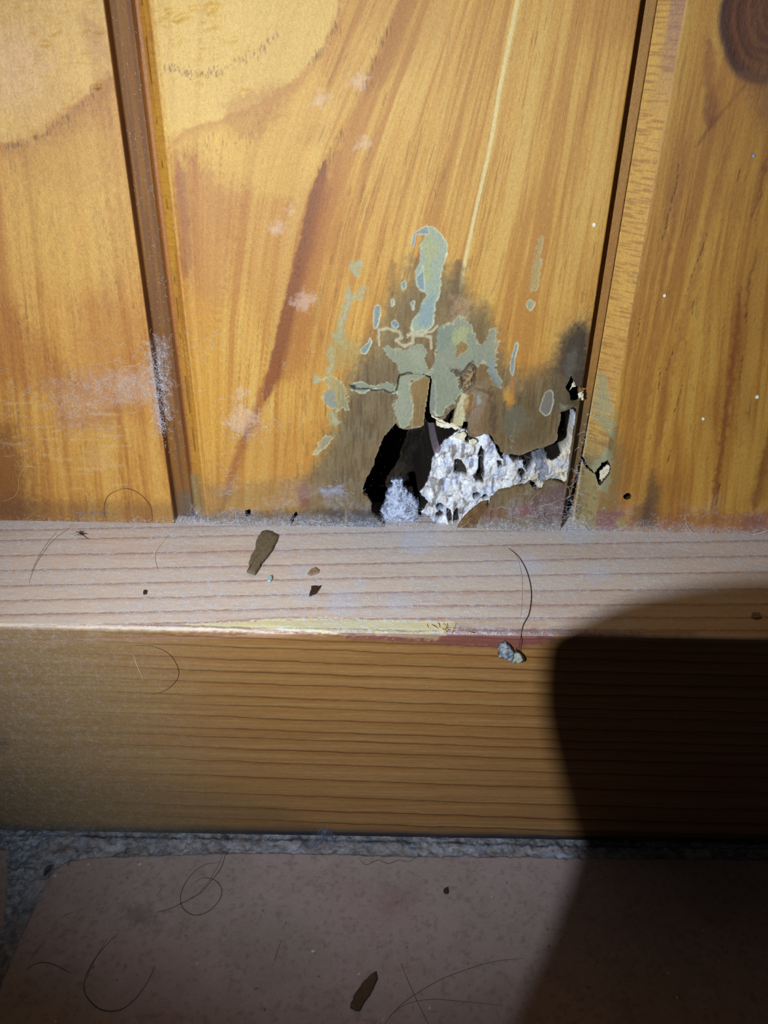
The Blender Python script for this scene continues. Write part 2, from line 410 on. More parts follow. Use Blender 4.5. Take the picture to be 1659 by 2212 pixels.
# ---- left board
zsA = axis((ZBOT, ZFINE, 0.27), (ZFINE, ZTOP, 6.0))
xsA = axis((-146, -108, 1.2), (-108, XA, 0.25))
Xg, Yg, Zg, Rg = board_grid(-146, XA, xsA, zsA, lambda z: 3.85+0*z)
S = Sheet(Xg, Zg, (196, 132, 52), PINE); R = Rg.ravel()
W = on_wall
grain(S, Xg, Zg, [[(-260, 0), (-120, 1120)], [(0, 0), (60, 500), (120, 1120)], [(222, 0), (305, 600), (380, 1120)]], 5, 0.55, (160, 92, 34), (214, 158, 74))
S.patch(W([(-400, -80), (235, -80), (240, 150), (130, 250), (60, 300), (-400, 320)]), (216, 166, 88), 0.6, 1.5, 0.8, 3)
S.patch(W([(-20, 60), (60, 70), (110, 140), (60, 220), (-20, 230)]), (214, 160, 118), 0.35, 3, 1.5, 4)
S.patch(W([(170, 20), (225, 60), (240, 130), (205, 130), (180, 90)]), (176, 118, 62), 0.5, 1.6, 0.8, 5)
S.stroke(W([(245, 165), (180, 215), (120, 275), (60, 305), (-20, 315)]), 5.5, (168, 106, 44), 0.7, wr=0.7, wob=0.6, seed=8)
S.stroke(W([(250, 420), (255, 520), (262, 640)]), 2.6, (172, 108, 44), 0.5, brk=0.3, fr=(3, .1), seed=9)
S.stroke(W([(205, 430), (225, 600), (240, 700)]), 2.0, (176, 116, 52), 0.5, brk=0.35, fr=(3, .1), seed=19)
S.patch(W([(165, 640), (215, 625), (300, 660), (325, 760), (335, 900), (240, 900), (180, 860), (165, 760)]), (164, 88, 34), 0.42, 4.0, 3.0, 10)
S.patch(W([(-30, 640), (30, 655), (90, 730), (150, 800), (170, 850), (60, 850), (-30, 800)]), (158, 86, 34), 0.45, 3.0, 3.0, 12)
ticks(S, W([(0, 640), (60, 720), (120, 780), (170, 830)]), 60, 1.4, (1.0, 4.0), (120, 62, 26), 13, 0.5)
S.patch(W([(60, 300), (260, 260), (290, 560), (160, 640), (40, 560)]), (205, 150, 62), 0.45, 4, 3, 14)
S.patch(W([(-100, 930), (30, 920), (60, 1000), (90, 1130), (-100, 1130)]), (112, 62, 28), 0.65, 4, 2.5, 15)
S.patch(W([(-100, 1075), (380, 1085), (380, 1140), (-100, 1140)]), (92, 60, 38), 0.45, 2.2, 1.2, 15)
S.patch(W([(180, 970), (235, 965), (240, 1010), (190, 1020)]), (205, 160, 96), 0.25, 1.2, 1.2, 16)
S.patch(W([(120, 905), (255, 880), (245, 935), (150, 925)]), (150, 80, 52), 0.35, 2.0, 1.6, 17)
S.patch(W([(110, 830), (190, 805), (330, 800), (345, 850), (250, 875), (200, 900), (150, 930), (120, 880)]), (170, 110, 70), 0.35, 2.5, 3.0, 18, dust=0.16, brk=0.3, fr=(.5, .9))
S.patch(W([(235, 815), (310, 800), (345, 840), (330, 870), (250, 870)]), (188, 150, 110), 0.3, 1.6, 2.0, 20, dust=0.22)
S.patch(W([(320, 740), (352, 745), (362, 920), (335, 915)]), (190, 170, 160), 0.2, 1.0, 1.0, 21, dust=0.6)
for k in range(26):
    y0 = rs0.uniform(860, 1060); x0 = rs0.uniform(0, 240); L = rs0.uniform(20, 80)
    S.stroke(W([(x0, y0), (x0+L, y0+rs0.uniform(-6, 5))]), rs0.uniform(0.15, 0.7), (206, 170, 116), 0.3, brk=0.4, fr=(1.2, 3), seed=k)
ticks(S, W([(-10, 308), (60, 300), (120, 265), (180, 215), (228, 168)]), 110, 0.45, (0.5, 1.5), (104, 66, 46), 22, 0.8)
ticks(S, W([(220, 450), (250, 560), (270, 650)]), 40, 1.2, (1.5, 4), (120, 72, 30), 23, 0.45)
dimples(S, (-20, 0, 215, 210), 46, (0.5, 1.3), 24, -0.11)
dimples(S, (0, 215, 180, 300), 24, (0.4, 1.0), 25, -0.06)
for q in [(32, 12), (100, 42), (68, 66), (100, 95), (72, 136), (40, 150), (118, 65), (140, 230)]:
    p = W([q]); i = S.box(p, 4); d = ((S.x[i]-p[0, 0])/0.95)**2+((S.y[i]-p[0, 1])/0.42)**2; S.h[i] -= 0.22*np.exp(-d)
S.h += 0.05*(fbm(S.x*0.25, S.y*1.1, 31, 4)-0.5)*sstep(150, 165, S.y)*2.2
# tongue of the left board: darker, streaky brown
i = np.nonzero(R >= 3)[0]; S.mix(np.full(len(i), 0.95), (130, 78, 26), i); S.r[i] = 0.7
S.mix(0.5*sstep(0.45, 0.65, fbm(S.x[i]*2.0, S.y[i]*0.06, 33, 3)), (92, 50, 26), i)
S.patch(W([(386, 1060), (450, 1060), (450, 1130), (386, 1130)], 4), (96, 84, 70), 0.7, 1.5, 0.6, 34)
bevel_look(S, R, (200, 140, 60), 40)
S.h[R != 2] *= 0.3
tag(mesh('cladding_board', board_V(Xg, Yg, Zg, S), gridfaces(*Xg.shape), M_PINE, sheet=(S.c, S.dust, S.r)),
    'left pine cladding board, pale dimpled cathedral grain above, lint smears near its foot', 'wall board', 'lacquered pine cladding boards')

# ---- middle board: the rotten one
board_B = thing('cladding_board', (0.8, 0, ZBOT), 'middle pine cladding board with flaking lacquer and a ragged rotted hole at its foot', 'wall board', 'lacquered pine cladding boards')
zsB = axis((ZBOT, 112, 0.14), (112, ZFINE, 0.25), (ZFINE, ZTOP, 6.0))
xsB = axis((XB0, -14, 0.24), (-14, XB1, 0.14))
def tongueB(z): return np.interp(z, [60, 66, 72, 80, 90, 110, 180, 300], [0.3, 0.5, 1.6, 2.7, 3.1, 3.35, 3.65, 3.65]) + 0.35*(fbm(z*0.6, z*0, 91, 3)-0.5)*sstep(100, 85, z)
Xg, Yg, Zg, Rg = board_grid(XB0, XB1, xsB, zsB, tongueB)
S = Sheet(Xg, Zg, (208, 146, 58), PINE); R = Rg.ravel()
grain(S, Xg, Zg, [[(330, 0), (387, 600), (448, 1125)], [(640, 0), (540, 350), (500, 700), (480, 1120)],
                  [(850, 0), (760, 200), (700, 350), (655, 500), (620, 700), (600, 850), (590, 1120)],
                  [(1120, 0), (1060, 300), (1005, 540), (960, 700), (930, 850), (900, 1120)],
                  [(1388, 0), (1291, 600), (1235, 1140)]], 50, 0.6, (174, 104, 36), (222, 172, 84))
# pale heartwood wedge top left and the cathedral edge that closes it
S.patch(W([(318, -60), (760, -60), (722, 50), (700, 110), (640, 180), (560, 245), (470, 262), (380, 290), (355, 300)]), (222, 174, 88), 0.65, 1.0, 1.0, 51)
S.patch(W([(345, 260), (470, 262), (570, 245), (690, 150), (720, 250), (650, 300), (690, 330), (640, 430), (560, 420), (470, 330), (360, 330)]), (222, 168, 72), 0.4, 1.4, 1.6, 52)
S.stroke(W([(742, -30), (722, 50), (690, 115), (630, 180), (560, 225), (470, 262), (400, 285), (360, 320)]), 2.4, (186, 118, 48), 0.6, wr=0.5, wob=0.7, seed=53)
S.patch(W([(480, 225), (560, 190), (640, 180), (600, 262), (545, 300), (500, 290)]), (178, 112, 46), 0.5, 1.2, 1.2, 54)
S.stroke(W([(872, -30), (850, 60), (825, 130), (790, 200)]), 3.6, (166, 100, 36), 0.75, wr=1.2, wob=0.5, seed=55)
S.stroke(W([(800, 190), (765, 250), (725, 320), (690, 370)]), 4.0, (180, 112, 42), 0.55, wr=1.4, wob=0.6, seed=56)
S.stroke(W([(700, 350), (672, 440), (650, 540), (630, 620), (612, 690), (592, 780), (570, 860)]), 3.8, (132, 66, 26), 0.9, wr=1.2, wob=0.4, hard=0.35, seed=57)
S.stroke(W([(730, 330), (700, 450), (680, 560), (650, 700), (620, 820)]), 4.5, (170, 96, 36), 0.5, wr=3.0, wob=0.4, seed=58)
S.stroke(W([(590, 780), (560, 870), (525, 950), (500, 1020), (480, 1100)]), 2.6, (150, 76, 36), 0.7, wr=1.6, wob=0.5, brk=0.2, fr=(2, .3), seed=59)
S.patch(W([(400, 330), (440, 350), (520, 430), (500, 620), (440, 760), (400, 620), (375, 420)]), (172, 98, 40), 0.55, 3.2, 2.4, 60)
S.stroke(W([(385, 350), (400, 480), (405, 600)]), 2.2, (140, 70, 34), 0.6, wob=0.6, brk=0.2, fr=(2, .2), seed=61)
S.patch(W([(400, 620), (470, 660), (500, 900), (460, 1000), (420, 900)]), (208, 140, 42), 0.5, 2.5, 2.0, 62)
# light sap streak
S.stroke(W([(1124, -30), (1100, 90), (1078, 200), (1062, 300), (1040, 400), (1022, 480), (1005, 560), (992, 640)]), 0.62, (232, 200, 128), 0.8, hard=0.2, taper=0.05, seed=63)
S.stroke(W([(1138, -10), (1112, 100), (1076, 300), (1040, 450)]), 0.9, (182, 118, 42), 0.35, seed=64)
for p, wd, al in [([(1180, 160), (1150, 300), (1125, 500)], 0.5, .3), ([(1290, 100), (1245, 350), (1215, 560)], .7, .35), ([(1255, 200), (1220, 400), (1190, 640)], .5, .3),
                  ([(1090, 540), (1075, 600), (1060, 640)], .4, .4), ([(975, 60), (965, 120), (945, 200)], .25, .5), ([(940, 310), (925, 360), (920, 400)], .18, .7),
                  ([(912, 270), (905, 310), (890, 370)], .2, .6), ([(885, 300), (875, 360)], .2, .7), ([(1140, 260), (1120, 330)], .2, .35), ([(1010, 50), (995, 120), (985, 170)], .2, .5)]:
    S.stroke(W(p), wd, (150, 92, 34), al, seed=65)
ticks(S, W([(355, 140), (420, 155), (480, 142), (548, 112), (600, 65)]), 120, 0.35, (0.4, 1.3), (110, 70, 60), 66, 0.8)
ticks(S, W([(735, 20), (712, 80), (690, 110), (660, 130)]), 60, 0.35, (0.5, 1.5), (110, 66, 34), 67, 0.7)
ticks(S, W([(835, 50), (818, 100), (795, 160), (770, 200)]), 40, 0.45, (0.8, 2.2), (100, 60, 30), 68, 0.7)
ticks(S, W([(740, 270), (715, 330), (690, 380), (655, 500), (640, 600)]), 60, 0.5, (0.8, 2.5), (96, 52, 26), 69, 0.6)
ticks(S, W([(400, 340), (440, 320), (520, 290), (570, 270)]), 70, 0.8, (0.8, 2.5), (130, 78, 34), 70, 0.5)
dimples(S, (335, 0, 480, 60), 26, (0.5, 1.5), 71, -0.16); dimples(S, (350, 60, 560, 230), 50, (0.4, 1.2), 72, -0.09)
S.h += 0.05*(fbm(S.x*0.25, S.y*1.1, 73, 4)-0.5)*sstep(150, 165, S.y)*sstep(0, -25, S.x)*2.5
# hazy rub marks on the lacquer
for q, ww in [((600, 490), 22), ((785, 310), 18), ((775, 175), 24), ((690, 215), 20), ((630, 450), 12), ((655, 650), 30), ((520, 850), 16), ((520, 905), 40)]:
    S.patch(W([(q[0]-ww, q[1]+8), (q[0], q[1]-ww*0.8), (q[0]+ww, q[1]-6), (q[0]+4, q[1]+ww*0.8)]), (222, 186, 160), 0.4, 0.9, 1.2, int(q[0]), brk=0.35, fr=(3, 1))
# damp grey-brown zone round the hole
D = (108, 94, 64)
S.patch(W([(700, 1150), (680, 1030), (720, 950), (745, 860), (770, 770), (820, 720), (860, 620), (890, 560), (960, 570), (1010, 640), (1060, 690), (1090, 790), (1120, 830), (1200, 790), (1215, 730), (1250, 690), (1285, 700), (1290, 900), (1240, 1150)]), D, 0.72, 3.2, 2.5, 80)
S.patch(W([(640, 1160), (650, 1040), (700, 990), (735, 900), (790, 800), (850, 780), (1070, 840), (1200, 850), (1270, 880), (1240, 1160)]), (98, 84, 62), 0.68, 3.0, 2.0, 81)
S.patch(W([(810, 1010), (720, 1040), (690, 1150), (860, 1150)]), (84, 66, 46), 0.5, 2.5, 2, 82)
DZ = W([(650, 1150), (700, 980), (760, 800), (860, 640), (990, 600), (1090, 800), (1200, 800), (1270, 760), (1262, 1140)])
S.patch(DZ, (62, 50, 36), 0.42, 3.0, 1.5, 95, brk=0.5, fr=(1.6, 0.35)); S.patch(DZ, (152, 134, 92), 0.34, 3.0, 1.5, 96, brk=0.52, fr=(1.9, 0.3)); S.patch(DZ, (122, 84, 44), 0.3, 3.0, 1.5, 97, brk=0.5, fr=(0.6, 0.4))
S.patch(W([(700, 1100), (760, 1104), (812, 1100), (830, 1145), (690, 1145)]), (38, 44, 64), 0.6, 0.9, 0.9, 98)
S.patch(W([(440, 1050), (700, 1030), (720, 1150), (440, 1150)]), (132, 100, 60), 0.55, 2.5, 2, 83)
S.patch(W([(450, 1105), (760, 1100), (800, 1150), (450, 1150)]), (70, 62, 60), 0.6, 1.2, 1.2, 84)
S.patch(W([(1205, 800), (1215, 745), (1240, 700), (1262, 700), (1270, 730), (1262, 860), (1240, 880), (1225, 820)]), (42, 32, 30), 0.85, 1.3, 1.0, 85)
S.patch(W([(1180, 800), (1210, 730), (1250, 715), (1262, 800), (1235, 900), (1190, 880)]), (74, 58, 40), 0.6, 1.8, 1.2, 86)
S.stroke(W([(992, 560), (985, 620), (978, 690)]), 2.4, (92, 70, 44), 0.65, wr=2.0, wob=0.8, seed=87)
S.stroke(W([(1050, 650), (1040, 720), (1030, 800)]), 3.0, (112, 84, 46), 0.5, wr=3.0, seed=88)
S.patch(W([(980, 640), (1010, 650), (1010, 700), (970, 700)]), (196, 150, 104), 0.5, 1.2, 1.2, 89, brk=0.3)
S.stroke(W([(850, 560), (845, 650), (840, 720)]), 1.6, (96, 66, 36), 0.45, wob=.5, brk=.2, fr=(3, .2), seed=90)
S.patch(W([(1090, 860), (1160, 850), (1200, 900), (1190, 960), (1120, 975), (1080, 940)]), (98, 72, 36), 0.5, 1.8, 1.2, 92)
S.patch(W([(1085, 850), (1100, 830), (1110, 870), (1095, 880)]), (214, 150, 56), 0.7, 0.7, 0.5, 93)
S.stroke(W([(1105, 815), (1108, 850), (1100, 890)]), 0.8, (196, 116, 48), 0.6, seed=94)
for k in range(170):
    x0 = rs0.uniform(640, 1230); y0 = rs0.uniform(800, 1110); L = rs0.uniform(15, 70); q = -0.13*(x0-600)/600
    S.stroke(W([(x0, y0), (x0+q*L, y0+L)]), rs0.uniform(0.12, 0.5), (58, 44, 26) if k % 3 else (150, 118, 66), rs0.uniform(0.2, 0.5), seed=k)
# lost lacquer: grey-green flakes with pale rims
GG = (158, 168, 146); GB = (126, 142, 144); GY = (172, 166, 104)
cB = lambda pts: W(crop(pts, 640, 450, 2.37))
def flake(pts, rgb, seed, a=0.85, rough=0.22, rim=0.7): S.patch(spline(cB(list(pts)+[pts[0]]), 3)[:-1], rgb, a, 0.12, rough*1.7, seed, h=-0.05, rim=rim, rr=0.6)
flake([(655, 95), (690, 92), (735, 130), (768, 175), (765, 260), (742, 330), (735, 440), (712, 480), (705, 560), (700, 605), (640, 630), (592, 622), (600, 570), (640, 520), (650, 470), (668, 440), (618, 400), (610, 340), (632, 260), (632, 200), (660, 150)], GG, 100, 0.9)
S.patch(cB([(650, 160), (700, 130), (720, 220), (680, 300), (700, 380), (640, 380), (660, 260)]), GY, 0.7, 0.6, 1.0, 101)
S.patch(cB([(640, 500), (700, 440), (705, 540), (690, 600), (620, 600)]), (132, 150, 152), 0.75, 0.5, 0.5, 102)
S.patch(cB([(600, 130), (635, 108), (670, 92), (680, 130), (612, 135), (608, 180), (600, 198), (590, 180)]), GB, 0.85, 0.1, 0.15, 103, rim=0.6)
for q, a in [([(540, 385), (560, 370), (562, 405), (545, 420)], GB), ([(485, 470), (497, 462), (502, 490), (488, 500)], GB), ([(590, 480), (605, 475), (600, 520), (588, 500)], GB), ([(400, 505), (430, 500), (428, 560), (410, 615), (395, 600)], GB),
             ([(488, 580), (510, 575), (525, 600), (515, 615), (492, 600)], GB), ([(330, 718), (365, 690), (378, 665), (385, 690), (360, 740), (335, 742)], GB), ([(640, 330), (650, 300), (655, 420), (625, 400), (615, 360)], GB),
             ([(1250, 1010), (1275, 945), (1312, 938), (1310, 1020), (1282, 1062), (1252, 1040)], (120, 112, 104)), ([(1178, 490), (1195, 470), (1222, 485), (1215, 510), (1195, 522)], (164, 160, 120)), ([(1100, 850), (1095, 800), (1112, 730), (1125, 685), (1138, 700), (1122, 760), (1112, 850)], GB)]:
    flake(q, a, int(q[0][0]), 0.85, 0.12)
flake([(1238, 155), (1262, 150), (1255, 240), (1245, 340), (1238, 410), (1200, 425), (1205, 340), (1225, 250)], (176, 160, 100), 105, 0.55, 0.25, 0.3)
flake([(720, 615), (760, 600), (795, 585), (845, 560), (890, 585), (915, 645), (920, 690), (962, 692), (985, 630), (1010, 618), (1032, 655), (1025, 740), (1018, 800), (1022, 850), (1045, 885), (1045, 915), (1012, 905), (985, 830), (968, 790), (925, 800), (900, 820), (850, 850), (820, 900), (840, 935), (810, 990), (780, 1010), (740, 1060), (700, 1045), (680, 985), (690, 890), (680, 850), (712, 790), (722, 700)], (146, 152, 130), 106, 0.72, 0.5, 0.5)
S.patch(cB([(720, 620), (780, 605), (800, 640), (780, 700), (740, 740), (722, 700)]), (120, 130, 116), 0.6, 0.5, 0.5, 107)
S.patch(cB([(800, 640), (850, 600), (890, 620), (870, 690), (820, 720)]), GY, 0.7, 0.4, 0.6, 108)
S.patch(cB([(985, 790), (1000, 760), (1015, 830), (1040, 890), (1040, 915), (1015, 905), (990, 840)]), GB, 0.8, 0.2, 0.2, 109)
flake([(820, 700), (845, 680), (878, 695), (870, 730), (840, 745), (818, 765)], (150, 106, 46), 110, 0.85, 0.2, 0.2)
flake([(455, 700), (490, 720), (560, 722), (590, 705), (640, 700), (662, 730), (658, 790), (688, 835), (640, 868), (590, 880), (582, 930), (600, 1000), (590, 1060), (560, 1100), (530, 1108), (495, 1020), (505, 985), (520, 960), (510, 920), (532, 845), (520, 805), (480, 770), (445, 730)], (150, 154, 128), 111, 0.75, 0.35, 0.35)
S.patch(cB([(580, 730), (630, 705), (655, 760), (640, 800), (590, 790)]), (160, 160, 130), 0.5, 0.6, 0.4, 112)
flake([(690, 890), (712, 900), (712, 1060), (690, 1050), (678, 1000)], (132, 136, 122), 113, 0.8, 0.15, 0.3)
flake([(276, 905), (330, 892), (400, 910), (450, 895), (500, 910), (515, 940), (440, 935), (400, 925), (350, 940), (285, 935)], (142, 148, 128), 114, 0.75, 0.3, 0.6)
flake([(120, 868), (185, 862), (240, 905), (255, 960), (272, 1030), (235, 1025), (190, 1032), (150, 1000), (135, 960), (165, 920)], (150, 146, 104), 115, 0.6, 0.45, 0.5)
S.patch(cB([(150, 930), (190, 930), (205, 1010), (180, 1025), (145, 985)]), (122, 136, 132), 0.7, 0.3, 0.4, 116)
flake([(85, 1262), (120, 1200), (165, 1160), (182, 1180), (150, 1215), (110, 1255)], (152, 146, 112), 117, 0.65, 0.3, 0.6)
for q in [[(165, 880), (180, 800), (180, 700)], [(215, 680), (240, 560), (262, 470), (275, 400)], [(262, 470), (320, 450), (355, 400)], [(180, 640), (230, 680), (260, 720)], [(120, 870), (90, 880)], [(265, 300), (300, 300), (340, 275)], [(300, 300), (315, 345)], [(180, 1040), (190, 1090), (230, 1100)]]:
    S.stroke(cB(q), 1.5, (164, 156, 106), 0.75, brk=0.45, fr=(0.9, 0.9), wob=0.8, seed=int(q[0][0]))
    S.stroke(cB(q), 0.7, (170, 172, 144), 0.6, brk=0.5, fr=(1.8, 1.2), wob=0.8, seed=int(q[0][0])+1)
S.patch(cB([(200, 620), (250, 640), (330, 720), (250, 800), (190, 830), (170, 740)]), (160, 146, 84), 0.45, 1.5, 1.0, 118)
for q in [[(425, 700), (422, 625), (470, 615), (528, 632), (542, 662), (510, 680), (555, 708), (600, 690), (602, 655), (572, 648)], [(572, 660), (590, 640), (640, 650), (690, 662), (692, 715)], [(600, 628), (660, 640), (705, 625), (722, 605)], [(600, 690), (600, 655), (650, 652)]]:
    S.stroke(cB(q), 0.42, (186, 168, 128), 0.95, taper=0, hard=0.5, h=0.16, wob=0.25, seed=120)
# crack above the flap
for q in [[(275, 908), (300, 925), (390, 930), (440, 930), (480, 945), (510, 945)], [(510, 945), (520, 900), (530, 855), (560, 843), (600, 845)]]:
    S.stroke(cB(q), 0.22, (20, 16, 14), 0.95, hard=0.3, wob=0.3, taper=0.05, h=-0.5, seed=121)
S.patch(cB([(268, 900), (305, 905), (300, 930), (280, 925)]), (30, 24, 20), 0.8, 0.3, 0.2, 122)
# raw groove of frass right of the flap
S.patch(cB([(885, 800), (905, 780), (920, 800), (915, 880), (895, 925), (860, 925), (845, 870), (800, 840), (790, 825), (850, 838)]), (78, 52, 28), 0.85, 0.35, 0.5, 123, h=-0.5)
S.patch(cB([(862, 850), (905, 820), (905, 870), (885, 920), (858, 915)]), (176, 140, 96), 0.8, 0.3, 0.6, 124, brk=0.5, fr=(2.0, 2.0), h=0.5)
S.patch(cB([(850, 950), (870, 935), (925, 950), (915, 1010), (880, 1050), (850, 1080), (845, 1010)]), (142, 96, 42), 0.85, 0.3, 0.5, 125, h=0.15)
S.patch(cB([(850, 960), (880, 950), (885, 1000), (862, 1060), (850, 1050)]), (196, 164, 110), 0.7, 0.3, 0.6, 126, brk=0.45, fr=(1.6, 1.6))
S.patch(cB([(815, 1040), (850, 945), (866, 960), (852, 1010), (862, 1075), (848, 1110), (800, 1115)]), (196, 182, 134), 0.9, 0.15, 0.2, 127, rim=0.4)
S.patch(cB([(905, 980), (985, 960), (960, 1060), (920, 1150), (880, 1140), (890, 1060)]), (146, 116, 88), 0.8, 0.4, 0.5, 128)
S.patch(cB([(900, 900), (990, 860), (985, 960), (930, 1000)]), (150, 128, 96), 0.6, 0.7, 0.8, 129)
S.patch(cB([(930, 790), (1010, 860), (1060, 950), (1050, 1200), (960, 1150), (900, 1140), (960, 1020), (985, 930), (920, 900)]), (128, 92, 48), 0.6, 0.7, 0.8, 146, brk=0.4, fr=(1.5, 0.5))
S.patch(cB([(985, 940), (1020, 940), (1030, 1150), (990, 1140)]), (70, 50, 34), 0.6, 0.5, 0.7, 147, brk=0.4, fr=(2, 0.5)); S.patch(cB([(1070, 1020), (1150, 1010), (1200, 1080), (1100, 1180), (1050, 1120)]), (104, 104, 88), 0.5, 1.2, 1.0, 148)
S.patch(cB([(915, 955), (940, 950), (945, 1000), (925, 1005)]), (146, 160, 152), 0.7, 0.4, 0.4, 130)
S.stroke(cB([(912, 790), (918, 850), (905, 920), (985, 940), (1000, 900)]), 0.5, (84, 56, 30), 0.6, wob=0.5, seed=131)
S.stroke(cB([(700, 1040), (720, 1085), (745, 1110), (800, 1130), (850, 1140), (890, 1160)]), 0.45, (206, 200, 170), 0.8, wob=0.5, brk=0.3, fr=(1, 1), seed=132)
S.patch(cB([(1380, 740), (1430, 720), (1440, 800), (1400, 900), (1370, 830)]), (98, 92, 78), 0.6, 0.8, 0.8, 133)
S.patch(cB([(1350, 1000), (1390, 1010), (1375, 1035), (1355, 1020)]), (128, 130, 110), 0.7, 0.3, 0.3, 134)
# purple bloom low right
S.patch(W([(1105, 1095), (1150, 1090), (1155, 1115), (1115, 1120)]), (138, 84, 94), 0.5, 1.0, 1.4, 135)
S.patch(W([(1150, 1080), (1190, 1050), (1222, 1045), (1228, 1100), (1220, 1135), (1150, 1135)]), (100, 68, 82), 0.5, 1.8, 1.8, 136)
S.patch(W([(1050, 1100), (1060, 1085), (1110, 1110), (1040, 1135)]), (128, 78, 66), 0.45, 1.0, 1.0, 137)
S.patch(W([(640, 1060), (660, 1040), (668, 1090), (650, 1100)]), (118, 52, 60), 0.5, 0.8, 0.8, 138)
S.patch(W([(690, 1055), (740, 1050), (740, 1070), (700, 1070)]), (150, 160, 200), 0.3, 0.8, 1.0, 139, dust=0.4)
for x0 in (1108, 1176, 1060):
    S.stroke(W([(x0+8, 1080), (x0, 1110), (x0-2, 1140)]), 0.25, (44, 30, 24), 0.7, wob=0.3, seed=x0)
# dust settled along the foot and clinging lint haze
zz = S.y; S.dust = np.maximum(S.dust, 0.75*sstep(69.5, 65.2, zz+1.6*(fbm(S.x*0.4, zz*0.8, 141, 4)-0.5)*2))
S.dust = np.maximum(S.dust, 0.35*sstep(82, 68, zz)*sstep(0.45, 0.7, fbm(S.x*0.25, zz*0.25, 142, 3)))
# tongue and bevel
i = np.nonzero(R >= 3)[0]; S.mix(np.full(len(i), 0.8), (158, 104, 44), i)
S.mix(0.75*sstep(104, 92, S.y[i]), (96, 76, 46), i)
bevel_look(S, R, (206, 138, 44), 140, 0.3)
i = np.nonzero(R == 1)[0]; t = (S.x[i]-(XB0-4.4))/4.2
S.mix(0.92*np.exp(-((t-0.2)/0.2)**2), (116, 56, 28), i); S.mix(0.5*sstep(0.45, 0.6, fbm(S.x[i]*1.5, S.y[i]*0.05, 145, 3)), (170, 96, 34), i)
S.mix(0.8*np.exp(-((t-0.62-0.06*np.sin(S.y[i]*0.1))/0.035)**2)*sstep(0.5, 0.6, vnoise(S.y[i]*0.4, S.y[i]*0, 143)), (60, 34, 18), i)
S.patch(W([(395, 1040), (425, 1030), (452, 1130), (395, 1130)]), (140, 118, 74), 0.7, 1.2, 0.6, 144)
S.h[R == 1] *= 0.4; S.h[R == 1] += 0.75*np.exp(-((t-0.2)/0.14)**2)
S.h[R > 3] *= 0.3
i = np.nonzero((R == 2))[0]
S.h[i] -= 0.25*sstep(0.8, 0, S.x[i]-XB0)
VB = board_V(Xg, Yg, Zg, S); FB = gridfaces(*Xg.shape)
# hole outline of the skin
c2 = lambda pts: crop(pts, 740, 780, 5.53); c3 = lambda pts: crop(pts, 1000, 780, 4.879)
HOLE = W([(829, 1150)] + c2([(490, 1950), (350, 1830), (342, 1690), (300, 1620), (250, 1590), (243, 1520), (290, 1390), (370, 1240), (400, 1130), (440, 1020), (500, 890), (570, 810), (635, 740)])
      + c2([(655, 770), (675, 790), (700, 775), (740, 770), (830, 772), (920, 755), (965, 715), (985, 640), (1030, 560), (1035, 600), (1060, 645), (1110, 650), (1170, 680), (1215, 690), (1240, 660), (1290, 590), (1345, 555), (1330, 640), (1312, 700), (1290, 725), (1350, 760), (1420, 800), (1440, 720), (1500, 715), (1490, 860), (1520, 890)])
      + c3([(70, 790), (130, 800), (200, 765), (270, 760), (310, 800), (335, 870), (375, 890), (400, 950), (450, 985), (520, 975), (600, 985), (660, 965), (720, 940), (770, 915), (840, 910), (950, 860), (990, 820), (1000, 700), (1025, 620), (1030, 535), (1085, 520), (1120, 500), (1155, 480), (1195, 500), (1205, 570), (1245, 580)])
      + [(1280, 905), (1262, 1020)] + c3([(1160, 1215), (1100, 1270), (1070, 1300), (1000, 1270), (960, 1255), (900, 1260), (850, 1300), (845, 1355), (770, 1360), (720, 1320), (700, 1280), (640, 1315), (560, 1320), (480, 1350), (380, 1375), (300, 1450), (270, 1530), (210, 1600), (160, 1690), (145, 1760)]) + [(1028, 1165), (828, 1165)])
LEAF1 = W(c3([(1140, 150), (1162, 195), (1190, 255), (1225, 268), (1258, 300), (1255, 385), (1235, 412), (1165, 428), (1128, 400), (1120, 330), (1092, 300), (1080, 268), (1112, 215)]))
SMALLH = [W([(528, 1103), (540, 1100), (543, 1112), (532, 1116)]), W([(630, 1150), (628, 1120), (640, 1104), (645, 1120), (638, 1150)])]
FLAP = W(crop([(532, 1108), (500, 1010), (512, 950), (522, 905), (532, 858), (560, 848), (610, 846), (655, 850), (685, 868), (668, 980), (655, 1055), (652, 1095), (630, 1106), (560, 1115)], 640, 450, 2.37))
FLAPGAP = W(crop([(536, 1108), (560, 1100), (600, 1095), (640, 1090), (655, 1040), (668, 960), (680, 870), (650, 850), (640, 842), (688, 858), (694, 880), (686, 960), (682, 1005), (684, 1050), (660, 1110), (560, 1120)], 640, 450, 2.37))
x, z = VB[:, 0], VB[:, 2]
jit = 0.22*(fbm(x*1.6, z*1.6, 150, 4)-0.5)*2
d = sdf(HOLE, x, z)+jit
# the skin is lost right up to the arris on that stretch, but the edge wall and tongue stay
d = np.where(R >= 3, 5.0, d)
for q in [LEAF1]+SMALLH: d = np.minimum(d, sdf(q, x, z)+jit*0.5)
dF = sdf(FLAP, x, z)
d = np.minimum(d, sdf(FLAPGAP, x, z)+jit*0.3)
d = np.where(R == 1, 5, d)
# lift the skin a little where it curls at the torn edge
m_ = (R == 2); VB[m_, 1] -= 0.55*np.exp(-np.clip(d[m_], 0, 9)/1.6)*sstep(72, 80, z[m_])*fbm(x[m_]*0.15, z[m_]*0.15, 151, 2)
